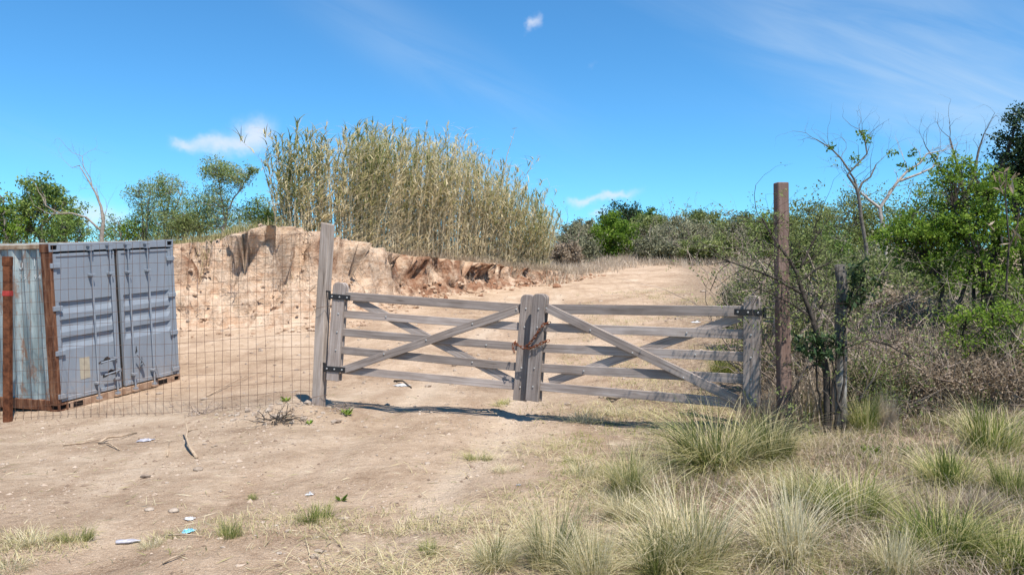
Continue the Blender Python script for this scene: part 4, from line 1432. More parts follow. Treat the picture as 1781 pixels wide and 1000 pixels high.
# --- grasses as masses
def scatter_blades(name, label, cat, n, sampler, hrange, lean, w, mat, seed, rn=(0, 1), clump=1, cl_r=0.05, seg=2):
    r = np.random.default_rng(seed)
    X, Y = sampler(r, n)
    if clump > 1:
        X = np.repeat(X, clump) + r.normal(size=len(X) * clump) * cl_r
        Y = np.repeat(Y, clump) + r.normal(size=len(Y) * clump) * cl_r
    B = np.stack([X, Y, gz(X, Y) - 0.01], 1)
    N_ = len(X)
    hs = r.uniform(*hrange, N_)
    rb = np.repeat(r.random(N_ // clump), clump)
    rr_ = rn[0] + (rn[1] - rn[0]) * np.clip(rb * .5 + r.random(N_) * .5, 0, 1)
    g = Geo()
    g.blades(B, hs, r.uniform(0, 2 * np.pi, N_), r.uniform(*lean, N_), w, rr_, r, seg)
    return tag(g.obj(name, mat), label, cat, kind='stuff')


def samp(px0, px1, y0, y1, fn=None):
    """area sampler in plan coordinates: X between bearing lines, Y between depths"""
    def f(r, n):
        Y = y0 + (y1 - y0) * r.random(n)
        px = px0 + (px1 - px0) * r.random(n)
        X = (px - CX) / F * Y
        if fn is not None:
            k = r.random(n) < fn(X, Y)
            X, Y = X[k], Y[k]
        return X, Y
    return f


def lip_strip(X, Y):
    d, lip, st, uu = path_dist(X, Y)
    return ((d > st * 0.95) & (d < st + 3.2)) * (1 - 0.9 * np.exp(-((X + 5.2) / 1.1) ** 2) * (d < st + 1.2)) * (.35 + .65 * sstep(fbm(X, Y, 2, 8), -.2, .3))


scatter_blades('bank_top_grass', 'dry tawny grass fringe along the top of the bank', 'grass', 9000, samp(-40, 720, 20.5, 27, lip_strip), (.12, .5), (.1, 1.2), 0.014, M['grass_straw'], 5, (0.0, 0.8), 3, .08)
scatter_blades('slope_dry_grass', 'grey dry grass on the slope below the reeds', 'grass', 16000, samp(690, 1010, 27, 42, lambda X, Y: (path_dist(X, Y)[0] > path_dist(X, Y)[2] * 1.0) * (path_dist(X, Y)[0] < 4.2)), (.15, .6), (.2, 1.4), 0.014, M['grass_dry'], 6, (0.1, 1.0), 3, .08)


def far_fn(X, Y):
    return sstep(Y, 43, 50) * (1 - 0.0) * sstep(X - 1.5, 0, 2)


def far_fn2(X, Y):
    nz = fbm(X * .5, Y * .35, 3, 171)
    le = np.interp(Y, [30, 36, 45, 52], [1.2, 3.3, 6.6, 9.5]) + 1.4 * nz
    re = np.interp(Y, [30, 36, 45, 52], [7.2, 9.0, 11.6, 11.0]) + 1.6 * nz
    d = path_dist(X, Y)[0]
    side = np.maximum(sstep(le - X, 0, 1.2) * sstep(-d, -9, 0.4), sstep(X - re, 0, 1.0))
    return np.clip(np.maximum(side * sstep(nz, -.5, .2), sstep(Y + 4 * nz, 44, 49) * (.35 + .65 * sstep(fbm(X * 1.1, Y * .8, 2, 177), -.3, .2))), 0, 1)


scatter_blades('far_dry_grass', 'pale dry grass at the far end of the dirt track', 'grass', 17000, samp(930, 1420, 33, 66, far_fn2), (.12, .8), (.1, 1.3), 0.026, M['grass_dry'], 8, (0.1, 1.0), 3, .22)


def thick_fn(X, Y):
    return sstep(X - (2.75 + (Y - 8.3) * 0.215), 0.0, 0.7)


scatter_blades('thicket_dry_grass', 'dry tangled grass beneath the thorn bushes on the right', 'grass', 19000, samp(1240, 1850, 8.3, 22, thick_fn), (.35, 1.15), (.15, 1.1), 0.011, M['grass_dry'], 9, (0.0, 0.9), 3, .07, 3)


def twig_mass(name, label, n, sampler, L, seed, depth=2, rad=0.010, mat='twig'):
    r = np.random.default_rng(seed)
    X, Y = sampler(r, n)
    g = Geo(); tips = []
    for x, y in zip(X, Y):
        z = gz1(x, y)
        for s_ in range(r.integers(2, 4)):
            d = np.array([r.normal() * .55, r.normal() * .55, 0.9])
            rec(r, (x, y, z - .03), d / np.linalg.norm(d), r.uniform(*L), rad, depth, g, tips, 3, 0.25, 0.0, (2, 3), 0.7, 0.7)
    tag(g.obj(name, M[mat]), label, 'brush', kind='stuff')
    return np.array([t[0] for t in tips])


tw1 = twig_mass('thicket_dry_brush', 'tangle of bare grey-brown twigs under the thorn bushes', 230, samp(1330, 1850, 8.3, 14, thick_fn), (.45, .95), 12)
tw2 = twig_mass('far_dry_brush', 'bare greyish twiggy brush on the far slope', 130, samp(950, 1430, 46, 62, lambda X, Y: np.maximum(sstep(Y, 49, 52) * (np.abs(X / Y * F + CX - 1066) > 45), sstep(X - (1.0 + (Y - 8.3) * .215), 0.5, 1.5))), (1.0, 1.9), 13, 2, 0.022)
# sparse leaves on part of that brush
for arr, nm, lab, mt, lf, nl, frac in ((tw1, 'thicket_leaves', 'sparse olive leaves on the thorny brush', M['leaf_olive'], (.045, .022), 3, .55), (tw2, 'far_scrub_leaves', 'muted green leaves on the far brush', M['leaf_grey'], (.14, .08), 5, .6)):
    r = np.random.default_rng(3)
    k = r.random(len(arr)) < frac
    g = Geo(); leaf_cloud(g, r, arr[k], nl, lf[0] * 3.2, lf)
    tag(g.obj(nm, mt), lab, 'leaves', kind='stuff')


# --- far slope bushes
def bush(label, px, Y, w, top, leafm, seed, dens=1.0, name='bush', lean=0, group='bushes on the far slope', leaf=None, barkm=None):
    b = on_ground(px, Y)
    tz = CZ - (top - HY) / F * Y
    h = tz - b.z
    rx = w / F * Y / 2
    r = random.Random(seed)
    tops = [(b.x + r.uniform(-.7, .7) * rx + lean, b.y + r.uniform(-.5, .5) * rx, b.z + h * r.uniform(.6, .85)) for _ in range(4)]
    lf = leaf or (0.0027 * Y, 0.0017 * Y)
    nc = int(125 * dens)
    return shrub(name, label, 'tree' if name.endswith('tree') else 'bush', b, stems(b, tops, 0.03 + 0.02 * h, 0.012, seed=seed),
                 [((b.x + lean, b.y, b.z + h * .60), (rx * .85, rx * .8, h * .36), nc, 0.15 * rx + 0.13, 64), ((b.x, b.y, b.z + h * .32), (rx * .9, rx * .8, h * .25), int(nc * .6), 0.15 * rx + 0.13, 54)],
                 leafm, barkm or M['bark_grey'], lf, seed, group, 0.012)


bush('large dark green rounded tree at the top of the far slope', 1086, 78, 105, 354, M['leaf_dark'], 31, 1.3, 'far_tree')
bush('vivid yellow-green bush in front of the dark rounded tree', 1066, 56, 88, 372, M['leaf_bright'], 32, 1.2)
bush('grey-green bush just right of the vivid green bush', 1132, 62, 80, 370, M['leaf_olive'], 33)
bush('small vivid green bush on the skyline right of the dark tree', 1128, 72, 60, 362, M['leaf_mid'], 34, .7)
bush('wide dull grey-green bush in the middle of the far slope', 1185, 58, 120, 378, M['leaf_grey'], 35, .9)
bush('olive bush behind the wide dull one', 1225, 68, 110, 364, M['leaf_olive'], 36)
bush('dark olive bush left of the tall brown post', 1290, 60, 110, 372, M['leaf_olive'], 37)
bush('low grey bush at the edge of the reeds', 1000, 58, 80, 385, M['leaf_grey'], 38, .6)
bush('dull twiggy bush between the reeds and the vivid bush', 1018, 66, 60, 380, M['leaf_grey'], 39, .6)
bush('green bush close behind the tall brown post', 1345, 48, 110, 362, M['leaf_mid'], 40)
bush('low olive bush at the right side of the far track end', 1215, 50, 70, 412, M['leaf_olive'], 41, .5)
bush('low yellowish bush on the near side of the far slope', 1160, 51, 60, 420, M['leaf_grey'], 221, .4)
bush('small grey bush left of the vivid green bush at the slope foot', 1010, 50, 70, 415, M['leaf_grey'], 222, .4)
bush('dry brown bush at the right end of the reeds', 985, 46, 60, 420, M['leaf_dry'], 223, .45)
bush('pale green bush low on the slope below the skyline brush', 1255, 49, 80, 408, M['leaf_olive'], 224, .5)
bush('low grey bush beside the dry grass at the track end', 1125, 53, 60, 412, M['leaf_grey'], 42, .4)
bush('rounded olive-green bush right of the tall brown post', 1415, 34, 120, 340, M['leaf_olive'], 43)
bush('wide olive-green bush behind the forked bare tree', 1500, 30, 190, 326, M['leaf_olive'], 44, 1.4)
bush('yellowish green bush beneath the forked bare tree', 1440, 22, 120, 390, M['leaf_mid'], 45, .8)
bush('grey twiggy shrub at the edge of the track behind the gate', 1305, 14.5, 80, 440, M['leaf_grey'], 46, .45, 'shrub', leaf=(.04, .02))
bush('small round grey shrub on the track edge near the gate top', 1272, 17.5, 48, 485, M['leaf_grey'], 47, .35, 'shrub', leaf=(.045, .02))
bush('dull green bush filling the gap behind the short old post', 1480, 15, 130, 420, M['leaf_olive'], 48, .8, 'shrub', leaf=(.05, .025))
bush('olive bush rising behind the big bright shrub', 1640, 24, 200, 300, M['leaf_olive'], 49, 1.0)

for lab, px, Y, w, top, mt, sd, dn in (
        ('dry grey shrub between the tall brown post and the short old post', 1410, 10.5, 90, 470, M['leaf_grey'], 201, .5),
        ('olive shrub behind the glossy sapling\'s upper leaves', 1530, 12.5, 130, 440, M['leaf_olive'], 202, .8),
        ('pale dry shrub in the gap left of the large bright shrub', 1560, 11, 130, 490, M['leaf_dry'], 203, .6),
        ('tall olive shrub just right of the tall brown post', 1400, 19, 110, 395, M['leaf_olive'], 204, .8),
        ('greyish shrub behind the forked bare tree\'s trunk', 1540, 17, 150, 415, M['leaf_grey'], 205, .8),
        ('dull shrub at the back of the thicket beside the large bright shrub', 1620, 14, 170, 440, M['leaf_olive'], 206, .8),
        ('brown dry shrub under the left side of the large bright shrub', 1630, 10.3, 150, 520, M['leaf_dry'], 207, .5),
        ('olive shrub at the right edge behind the withered plant', 1775, 11, 160, 400, M['leaf_olive'], 208, .7)):
    bush(lab, px, Y, w, top, mt, sd, dn, 'shrub', group='shrubs in the right thicket', leaf=(.0042 * Y, .0021 * Y))

# bare skyline brush
r_ = np.random.default_rng(61)
for lab, px, Y, top, n in (('bare grey twiggy bush on the skyline above the far slope', 1190, 72, 352, 7), ('bare twiggy bush on the skyline beside the tall brown post', 1310, 66, 358, 5), ('thin bare bush beside the right end of the reeds', 985, 60, 362, 5)):
    b = on_ground(px, Y); h = CZ - (top - HY) / F * Y - b.z
    t_ = thing('bare_bush', lab, 'bush', b, 'bare bushes on the skyline'); g = Geo(); tips = []
    for k in range(n):
        rec(r_, tuple(b + Vector((r_.normal() * .8, r_.normal() * .5, 0))), (r_.normal() * .35, r_.normal() * .3, 1), h * .55, .05, 3, g, tips, 4, .2, .04, (2, 3), .62, .6)
    link('trunk', g.mesh('trunk', M['bark_grey'], b), t_)
    g = Geo(); T_ = np.array([t[0] for t in tips]); leaf_cloud(g, r_, T_[r_.random(len(T_)) < .3], 5, .25, (.16, .09))
    link('crown', g.mesh('crown', M['leaf_grey'], b), t_)


# --- forked bare trees on the right
def bare_tree(name, label, b, limbs, sprout, seed, tipL=0.5, bark='bark_grey'):
    r = np.random.default_rng(seed)
    t_ = thing(name, label, 'tree', b); g = Geo(); tips = []
    for pts, r0, r1, tw in limbs:
        P_ = [np.array(tuple(p)) for p in pts]
        g.tube(P_, np.linspace(r0, r1, len(P_)), 7, cap=False)
        if tw:
            for k in range(1, len(P_)):
                d_ = P_[k] - P_[k - 1]; d_ /= np.linalg.norm(d_)
                for _ in range(tw):
                    nd = d_ + r.normal(size=3) * .55 + np.array([0, 0, .25])
                    rec(r, P_[k], nd / np.linalg.norm(nd), tipL * r.uniform(.6, 1.2), min(r1 * 0.55, 0.012), 2, g, tips, 4, .2, .03, (1, 3), .7, .6)
    link('trunk', g.mesh('trunk', M[bark], b, True), t_)
    if sprout:
        C = np.array([tuple(q) for q in sprout])
        g = Geo(); leaf_cloud(g, r, C, 40, .11, (.07, .03))
        link('crown', g.mesh('crown', M['leaf_bright'], b), t_)
    return t_


Y = 13.5
b = on_ground(1508, Y)
bare_tree('bare_tree', 'nearly bare forked tree with curved branches right of the tall brown post', b,
          [([b - Vector((0, 0, .1)), P(1507, 430, Y), P(1498, 380, Y), P(1494, 345, Y), P(1490, 328, Y)], .034, .026, 0),
           ([P(1490, 328, Y), P(1474, 305, Y), P(1478, 298, Y), P(1462, 275, Y), P(1445, 258, Y), P(1420, 243, Y)], .022, .009, 2),
           ([P(1490, 328, Y), P(1486, 312, Y), P(1478, 300, Y), P(1492, 285, Y), P(1508, 268, Y), P(1504, 240, Y), P(1495, 226, Y)], .022, .009, 2),
           ([P(1492, 334, Y), P(1500, 318, Y), P(1514, 308, Y), P(1524, 286, Y)], .022, .010, 1)],
          [P(1446, 256, Y), P(1499, 232, Y), P(1508, 243, Y), P(1488, 276, Y)], 5, .38)
b = on_ground(1545, 15)
Y = 15
bare_tree('bare_tree', 'pale bare tree leaning right behind the bright green shrub', b,
          [([b - Vector((0, 0, .1)), P(1540, 420, Y), P(1530, 362, Y), P(1545, 340, Y), P(1560, 318, Y), P(1578, 298, Y), P(1600, 284, Y)], .04, .018, 1),
           ([P(1530, 362, Y), P(1512, 348, Y), P(1496, 334, Y)], .03, .015, 1),
           ([P(1565, 315, Y), P(1600, 302, Y), P(1622, 292, Y), P(1632, 270, Y)], .025, .01, 2), ([P(1600, 284, Y), P(1612, 268, Y), P(1640, 262, Y)], .02, .008, 2)],
          [P(1588, 266, Y), P(1568, 288, Y), P(1582, 294, Y), P(1604, 278, Y), P(1626, 274, Y), P(1664, 268, Y), P(1552, 266, Y)], 6, .42, 'bark_pale')
b = on_ground(1690, 17)
Y = 17
bare_tree('bare_tree', 'leafless thorny tree of thin twigs left of the dark evergreen', b,
          [([b, P(1680, 360, Y), P(1672, 310, Y), P(1660, 270, Y), P(1652, 240, Y)], .05, .015, 3), ([P(1680, 350, Y), P(1695, 300, Y), P(1702, 262, Y), P(1712, 232, Y)], .04, .012, 3),
           ([P(1675, 340, Y), P(1640, 300, Y), P(1610, 255, Y)], .03, .010, 3)], [], 8, .42, 'bark_grey')

# dark evergreen at right edge
b = on_ground(1775, 15)
shrub('evergreen_tree', 'dark dense evergreen tree at the upper right edge', 'tree', b, stems(b, [P(1760, 240, 15), P(1800, 220, 15), P(1775, 300, 15)], .1, .03, seed=9),
      [(P(1792, 250, 15), (.68, .7, .72), 110, .2, 70), (P(1775, 310, 15), (.5, .6, .45), 60, .2, 60), (P(1800, 370, 15), (.7, .6, .7), 60, .22, 50)], M['leaf_dark'], M['bark_dark'], (.075, .032), 51)

# big bright shrub on the right
Y = 9.6
b = on_ground(1672, Y)
big = stems(b, [P(1600, 420, Y), P(1660, 360, Y - .2), P(1720, 340, Y), P(1690, 420, Y + .3)], .035, .012, .1, 3) + stems(on_ground(1745, Y), [P(1740, 400, Y), P(1775, 380, Y), P(1700, 440, Y - .4)], .04, .012, .12, 4)
shrub('leafy_shrub', 'large spreading bright green leafy shrub on the right', 'shrub', b, big,
      [(P(1690, 340, Y), (.62, .6, .34), 120, .10, 34), (P(1640, 395, Y), (.75, .6, .22), 130, .10, 34), (P(1585, 412, Y), (.50, .45, .10), 60, .08, 30),
       (P(1725, 405, Y), (.6, .5, .34), 110, .10, 32), (P(1640, 450, Y), (.55, .45, .20), 60, .10, 26), (P(1765, 470, Y), (.45, .4, .45), 70, .10, 26), (P(1670, 295, Y), (.35, .35, .12), 36, .08, 26), (P(1600, 440, Y), (.45, .4, .16), 46, .09, 26), (P(1690, 490, Y - .3), (.5, .3, .16), 36, .09, 22)],
      M['leaf_bright'], M['bark_dark'], (.046, .021), 52, None, .005)
Y = 8.6
b = on_ground(1730, Y)
shrub('leafy_shrub', 'low bright green shrub at the lower right below the large one', 'shrub', b, stems(b, [P(1680, 560, Y), P(1730, 540, Y), P(1775, 560, Y)], .02, .008, .12, 6),
      [(P(1720, 548, Y), (.55, .4, .13), 52, .085, 24), (P(1690, 590, Y), (.4, .3, .16), 26, .085, 20), (P(1785, 620, Y), (.25, .3, .35), 40, .09, 26)], M['leaf_bright'], M['bark_dark'], (.042, .02), 53, None, .005)
# broad dry leaves among it
Y = 9.0
b = on_ground(1752, Y)
g = Geo(); t_ = thing('dry_broadleaf_plant', 'withered plant with long pale curled leaves at the right edge', 'plant', b)
tg = Geo(); tg.tube([b, P(1750, 500, Y), P(1755, 420, Y), P(1748, 340, Y), P(1752, 290, Y)], [.013, .012, .010, .008, .005], 5)
tg.tube([P(1755, 430, Y), P(1768, 400, Y), P(1772, 370, Y)], [.009, .007, .005], 5)
link('trunk', tg.mesh('trunk', M['bark_dark'], b), t_)
for (x, y) in ((1740, 310), (1752, 296), (1748, 325), (1765, 310), (1772, 400), (1762, 408), (1735, 330), (1725, 395), (1760, 330), (1770, 420), (1745, 415)):
    for _ in range(3):
        q = np.array([tuple(P(x + rng.normal() * 5, y + rng.normal() * 5, Y - .1))])
        g.leaves(q, np.array([[rng.normal() * .7, rng.normal() * .4, .9 + rng.normal() * .5]]), .13, .026, [rng.random()])
link('crown', g.mesh('crown', M['leaf_dry'], b), t_)

# dark thicket shrubs low on the right
for lab, px, Y, w, top, mt, sd in (('brownish low shrub in the shade right of the short old post', 1560, 9.3, 170, 560, M['leaf_dry'], 71), ('twiggy olive shrub under the large bright shrub', 1690, 9.2, 200, 560, M['leaf_olive'], 72),
                                   ('brown low shrub at the shaded foot of the thicket', 1620, 8.5, 170, 615, M['leaf_dry'], 75), ('low olive shrub in the shade just right of the short old post', 1525, 8.4, 100, 620, M['leaf_olive'], 76), ('low brown shrub at the thicket foot near the right edge', 1720, 8.4, 130, 610, M['leaf_dry'], 77), ('grey-brown tangled shrub behind the short old post', 1590, 10.5, 190, 500, M['leaf_dry'], 73), ('dark green shrub at the right edge above the grass', 1790, 8.7, 120, 560, M['leaf_mid'], 74)):
    bush(lab, px, Y, w, top, mt, sd, .42, 'shrub', group='shady shrubs on the right', leaf=(.036, .014), barkm=M['twig'])

for lab, px, Y, w, top, mt, sd, dn in (('loose grey-green thorn shrub behind the hinge end of the gate', 1308, 10.6, 120, 430, 'leaf_olive', 231, .32), ('sparse twiggy shrub just behind the tall brown post', 1385, 9.3, 120, 410, 'leaf_olive', 232, .32)):
    q = bush(lab, px, Y, w, top, M[mt], sd, dn, 'shrub', group='shrubs around the tall post', leaf=(.034, .016), barkm=M['twig'])
    r = np.random.default_rng(sd); g = Geo(); tips = []
    b = Vector(q.location)
    for k in range(7):
        d_ = np.array([r.normal() * .5, r.normal() * .4, .9])
        rec(r, tuple(b), d_ / np.linalg.norm(d_), (CZ - (top - HY) / F * Y - b.z) * .62, .012, 3, g, tips, 4, .2, .02, (2, 3), .62, .65)
    link('twigs', g.mesh('twigs', M['twig'], b), q)

# leaning thorn bush before the brown post
Y = 7.75
b = on_ground(1440, Y)
r = np.random.default_rng(91)
t_ = thing('thorn_bush', 'leaning half-bare thorn bush growing in front of the tall brown post', 'bush', b)
g = Geo(); tips = []
limbs = [([b - Vector((0, 0, .1)), P(1438, 660, Y), P(1434, 628, Y), P(1424, 590, Y), P(1412, 550, Y), P(1396, 510, Y), P(1386, 475, Y), P(1372, 450, Y), P(1352, 425, Y), P(1335, 398, Y), P(1326, 380, Y)], .036, .007),
         ([P(1398, 512, Y), P(1375, 500, Y), P(1350, 485, Y), P(1318, 472, Y), P(1288, 462, Y), P(1260, 452, Y)], .017, .005),
         ([P(1386, 478, Y), P(1400, 450, Y), P(1412, 425, Y), P(1428, 395, Y)], .013, .005), ([P(1392, 490, Y), P(1420, 468, Y), P(1450, 455, Y)], .012, .004),
         ([P(1412, 552, Y), P(1380, 530, Y), P(1345, 512, Y), P(1312, 500, Y)], .012, .004), ([P(1410, 545, Y), P(1435, 530, Y), P(1460, 528, Y), P(1490, 535, Y)], .012, .004),
         ([P(1434, 630, Y), P(1400, 640, Y - .1), P(1385, 670, Y - .15), P(1372, 690, Y - .15)], .014, .008), ([P(1426, 600, Y), P(1470, 605, Y), P(1510, 590, Y), P(1545, 600, Y), P(1590, 625, Y)], .014, .004)]
for pts, r0, r1 in limbs:
    P_ = [np.array(tuple(p)) for p in pts]
    g.tube(P_, np.linspace(r0, r1, len(P_)), 6, cap=False)
    for k in range(3 if r0 > .03 else 1, len(P_)):
        for _ in range(4):
            d_ = P_[k] - P_[k - 1]; d_ /= np.linalg.norm(d_)
            nd = d_ + r.normal(size=3) * .75
            rec(r, P_[k] * .6 + P_[k - 1] * .4, nd / np.linalg.norm(nd), r.uniform(.18, .40), .0048, 2, g, tips, 3, .22, .02, (1, 3), .7, .7)
link('trunk', g.mesh('trunk', M['bark_dark'], b, True), t_)
T_ = np.array([t[0] for t in tips])
g = Geo(); leaf_cloud(g, r, T_[r.random(len(T_)) < .75], 6, .06, (.028, .013))
link('crown', g.mesh('crown', M['leaf_olive'], b), t_)
# glossy leaved sapling by the short post
b = on_ground(1452, 7.7)
shrub('glossy_sapling', 'small glossy dark leaved sapling beside the short old post', 'plant', b,
      stems(b, [P(1420, 590, 7.7), P(1445, 600, 7.7), P(1492, 480, 7.75), P(1505, 470, 7.7)], .016, .005, .06, 8),
      [(P(1425, 602, 7.7), (.26, .2, .10), 26, .09, 14), (P(1498, 482, 7.72), (.13, .12, .13), 14, .08, 10), (P(1480, 520, 7.7), (.1, .1, .12), 8, .07, 8)], M['leaf_dark'], M['bark_dark'], (.085, .03), 95, None, .004)

# ------------------------------------------------------------------ grass tussocks
def tussock_mesh(seed, mat, n=420, H=0.5, spread=0.2, lean=(.1, 1.7), rn=(0, 1), w=0.0058, bias=None):
    r = np.random.default_rng(seed)
    a = r.uniform(0, 2 * np.pi, n); rad = spread * np.sqrt(r.random(n))
    B = np.stack([rad * np.cos(a), rad * np.sin(a), np.full(n, -0.02)], 1)
    ang = a + r.normal(size=n) * 0.7
    if bias is not None:
        k = r.random(n) < .5
        ang[k] = bias + r.normal(size=k.sum()) * .5
    # blades gather in a few uneven sprays
    ns = 9
    sa = r.uniform(0, 2 * np.pi, ns); sr = spread * np.sqrt(r.random(ns)) * .9; sl = r.uniform(.4, 1.5, ns); sh = r.uniform(.55, 1.2, ns); sc_ = r.uniform(-.3, .3, ns)
    pick = r.integers(0, ns, n)
    k2 = r.random(n) < .72
    B[k2, 0] = (sr * np.cos(sa))[pick[k2]] + r.normal(size=k2.sum()) * spread * .16
    B[k2, 1] = (sr * np.sin(sa))[pick[k2]] + r.normal(size=k2.sum()) * spread * .16
    ang[k2] = sa[pick[k2]] + r.normal(size=k2.sum()) * .55
    le = r.uniform(*lean, n) * (0.35 + 0.65 * rad / spread)
    le = np.where(k2, le * sl[pick], le)
    h = H * np.clip(r.normal(.72, .24, n), .25, 1.35)
    h = np.where(k2, h * sh[pick], h)
    rr_ = np.clip(rn[0] + (rn[1] - rn[0]) * r.random(n) + np.where(k2, sc_[pick], 0), 0, 1)
    g = Geo()
    g.blades(B, h, ang, le, w, rr_, r, 4)
    # long bent straw stems
    m = n // 6
    a = r.uniform(0, 2 * np.pi, m); rad = spread * 0.8 * np.sqrt(r.random(m))
    g.blades(np.stack([rad * np.cos(a), rad * np.sin(a), np.full(m, -.01)], 1), H * r.uniform(.9, 1.45, m), a + r.normal(size=m) * .6, r.uniform(.5, 1.5, m), w * .8, r.uniform(.75, 1.0, m), r, 5)
    # short dead stubble at the foot
    m = n // 3
    a = r.uniform(0, 2 * np.pi, m); rad = spread * 1.15 * np.sqrt(r.random(m))
    g.blades(np.stack([rad * np.cos(a), rad * np.sin(a), np.full(m, -.01)], 1), H * r.uniform(.15, .35, m), a, r.uniform(.4, 1.5, m), w, np.full(m, .8), r, 3)
    return g.mesh('grass_tussock', M[mat])


TM = {}
for k, (mat, kw) in enumerate([('grass_mix', dict(n=980, rn=(0, .8))), ('grass_mix', dict(n=900, rn=(.05, .85), bias=2.6)), ('grass_straw', dict(n=900, rn=(0, .95), bias=0.6)), ('grass_straw', dict(n=820, rn=(.05, .95))),
                               ('grass_green', dict(n=950, rn=(0, .7))), ('grass_green', dict(n=860, rn=(0, .8), bias=0.3)), ('grass_dry', dict(n=760, rn=(.1, 1), lean=(.1, .8)))]):
    TM[k] = tussock_mesh(300 + k, mat, **kw)
TM['g'] = tussock_mesh(401, 'grass_green', n=260, H=.42, spread=.34, lean=(.3, 2.0), rn=(0, .95), w=.0085)
TM['s'] = tussock_mesh(402, 'grass_straw', n=240, H=.40, spread=.36, lean=(.4, 2.2), rn=(0, 1), w=.0085)
# (label, px of foot, py of foot, height px, width px, kind)
TUS = [
    ('broad grey-green tussock in front of the right gate leaf', 1250, 812, 112, 190, 0),
    ('grey dry tussock covering the foot of the right gate stile', 1318, 752, 88, 130, 6),
    ('tall dry grass tuft at the foot of the tall brown post', 1368, 728, 85, 80, 6),
    ('dense green-grey tussock between the gate and the short old post', 1335, 800, 100, 150, 1),
    ('pale loose tussock left of the broad grey-green one', 1098, 862, 92, 130, 1),
    ('large straw-topped tussock at the bottom, right of centre', 1205, 985, 150, 250, 2),
    ('big pale straw tussock leaning right at the bottom edge', 1375, 975, 140, 210, 2),
    ('dark hollow-footed green tussock at the bottom near the middle', 1150, 1002, 110, 190, 0),
    ('slender straw tussock left of the large bottom tussocks', 965, 985, 130, 140, 3),
    ('thin yellow tussock at the bottom edge, leftmost of the big ones', 1030, 1015, 110, 150, 3),
    ('fresh green tussock in the middle of the right verge', 1482, 905, 100, 170, 4),
    ('wide olive tussock at the lower right', 1640, 968, 120, 240, 4),
    ('bushy yellow-green tussock near the right edge under the shrubs', 1725, 790, 105, 150, 5),
    ('rounded green tussock beside the bare burrow patch', 1650, 850, 85, 150, 5),
    ('green tussock at the right edge below the burrow patch', 1765, 870, 85, 120, 5),
    ('olive tussock in the lower right corner', 1755, 990, 100, 180, 4),
    ('straw coloured tussock with fallen blades at the bottom right', 1560, 1005, 95, 160, 2),
    ('small mixed tussock left of the fresh green one', 1410, 880, 75, 110, 0),
    ('grey-green tuft in the shade beside the short old post', 1505, 752, 80, 70, 5),
    ('thin reddish tuft right of the short old post', 1545, 745, 70, 50, 6),
    ('upright dark tuft at the foot of the glossy sapling', 1425, 735, 60, 70, 4),
    ('yellow-green tussock behind the right gate leaf', 1255, 655, 55, 80, 5),
    ('flattened pale tuft under the gate\'s meeting stiles', 1015, 733, 34, 90, 's'),
    ('second flattened pale tuft right of the meeting stiles', 1075, 722, 26, 70, 's'),
    ('short green tuft behind the meeting stiles', 868, 705, 14, 60, 'g'),
    ('green and straw tuft in the lower left verge, beside the tyre track', 545, 905, 48, 100, 'g'),
    ('spiky green tuft left of the verge tuft beside the tyre track', 400, 932, 50, 70, 'g'),
    ('wide pale green tuft at the lower left edge', 50, 945, 40, 110, 's'),
    ('arching green tuft second from the lower left corner', 130, 940, 42, 90, 'g'),
    ('small straw tuft near the crushed bottle', 262, 952, 28, 60, 's'),
    ('light green tuft at the bottom left of the big straw tussocks', 745, 962, 38, 70, 'g'),
    ('loose straw tuft between the bare soil and the big tussocks', 860, 985, 62, 120, 3),
    ('low grey-green tuft on the bare soil below the gate', 830, 800, 24, 70, 'g'),
    ('low yellow tuft right of the low grey-green one', 880, 820, 22, 70, 's'),
    ('small bright green tuft on the bare soil by the pale tussock', 990, 805, 20, 40, 'g'),
    ('low straw tuft beside the pale loose tussock', 1010, 830, 45, 80, 's'),
    ('pale tuft in front of the pale loose tussock', 1090, 905, 55, 120, 2),
    ('tiny green tuft at the upper edge of the left verge', 440, 868, 16, 40, 'g'),
    ('low straw tuft in the far lower left corner', 20, 990, 26, 90, 's'),
    ('tuft of mixed grass in front of the burrow patch', 1570, 880, 50, 100, 's'),
    ('dry tuft left of the red rubble', 1700, 905, 62, 110, 6),
]
for i, (lab, px, py, h, w, k) in enumerate(TUS):
    q = hit(px, min(py, 1040))
    o = link('grass_tussock', TM[k], None, q)
    sh = h / F * q.y / 0.46
    sw = w / F * q.y / (0.80 if not isinstance(k, str) else 1.15)
    o.scale = (sw, sw, sh)
    o.rotation_euler = (random.uniform(-.08, .08), random.uniform(-.1, .1), random.uniform(0, 6.28))
    o.scale = (sw * random.uniform(.85, 1.2), sw * random.uniform(.85, 1.2), sh)
    tag(o, lab, 'grass', 'grass tussocks')


# filler grass on the verges
def patch_fn(X, Y):
    return np.clip(sstep(X - (0.55 + 0.06 * (Y - 5)), -0.2, 1.3), 0, 1) * (0.25 + 0.75 * sstep(fbm(X * 1.3, Y * 1.3, 3, 41), -0.2, 0.25)) * (1 - 0.9 * np.exp(-(((X - 4.05) / .55) ** 2 + ((Y - 7.0) / .5) ** 2)))


scatter_blades('verge_grass', 'short mixed grass between the tussocks on the right verge', 'grass', 4200, samp(760, 1850, 3.9, 8.0, patch_fn), (.06, .28), (.3, 1.7), 0.0052, M['grass_dry'], 15, (0.0, 1.0), 10, .085, 3)
scatter_blades('verge_green_grass', 'fresh green blades scattered between the tussocks', 'grass', 3200, samp(860, 1850, 3.9, 8.0, patch_fn), (.05, .2), (.2, 1.4), 0.005, M['grass_mix'], 25, (0.0, .85), 9, .07, 3)


def left_fn(X, Y):
    return np.exp(-((Y - 5.4 - 0.10 * X) / 0.42) ** 2) * sstep(fbm(X * 1.5, Y * 1.8, 3, 97), -0.05, 0.30)


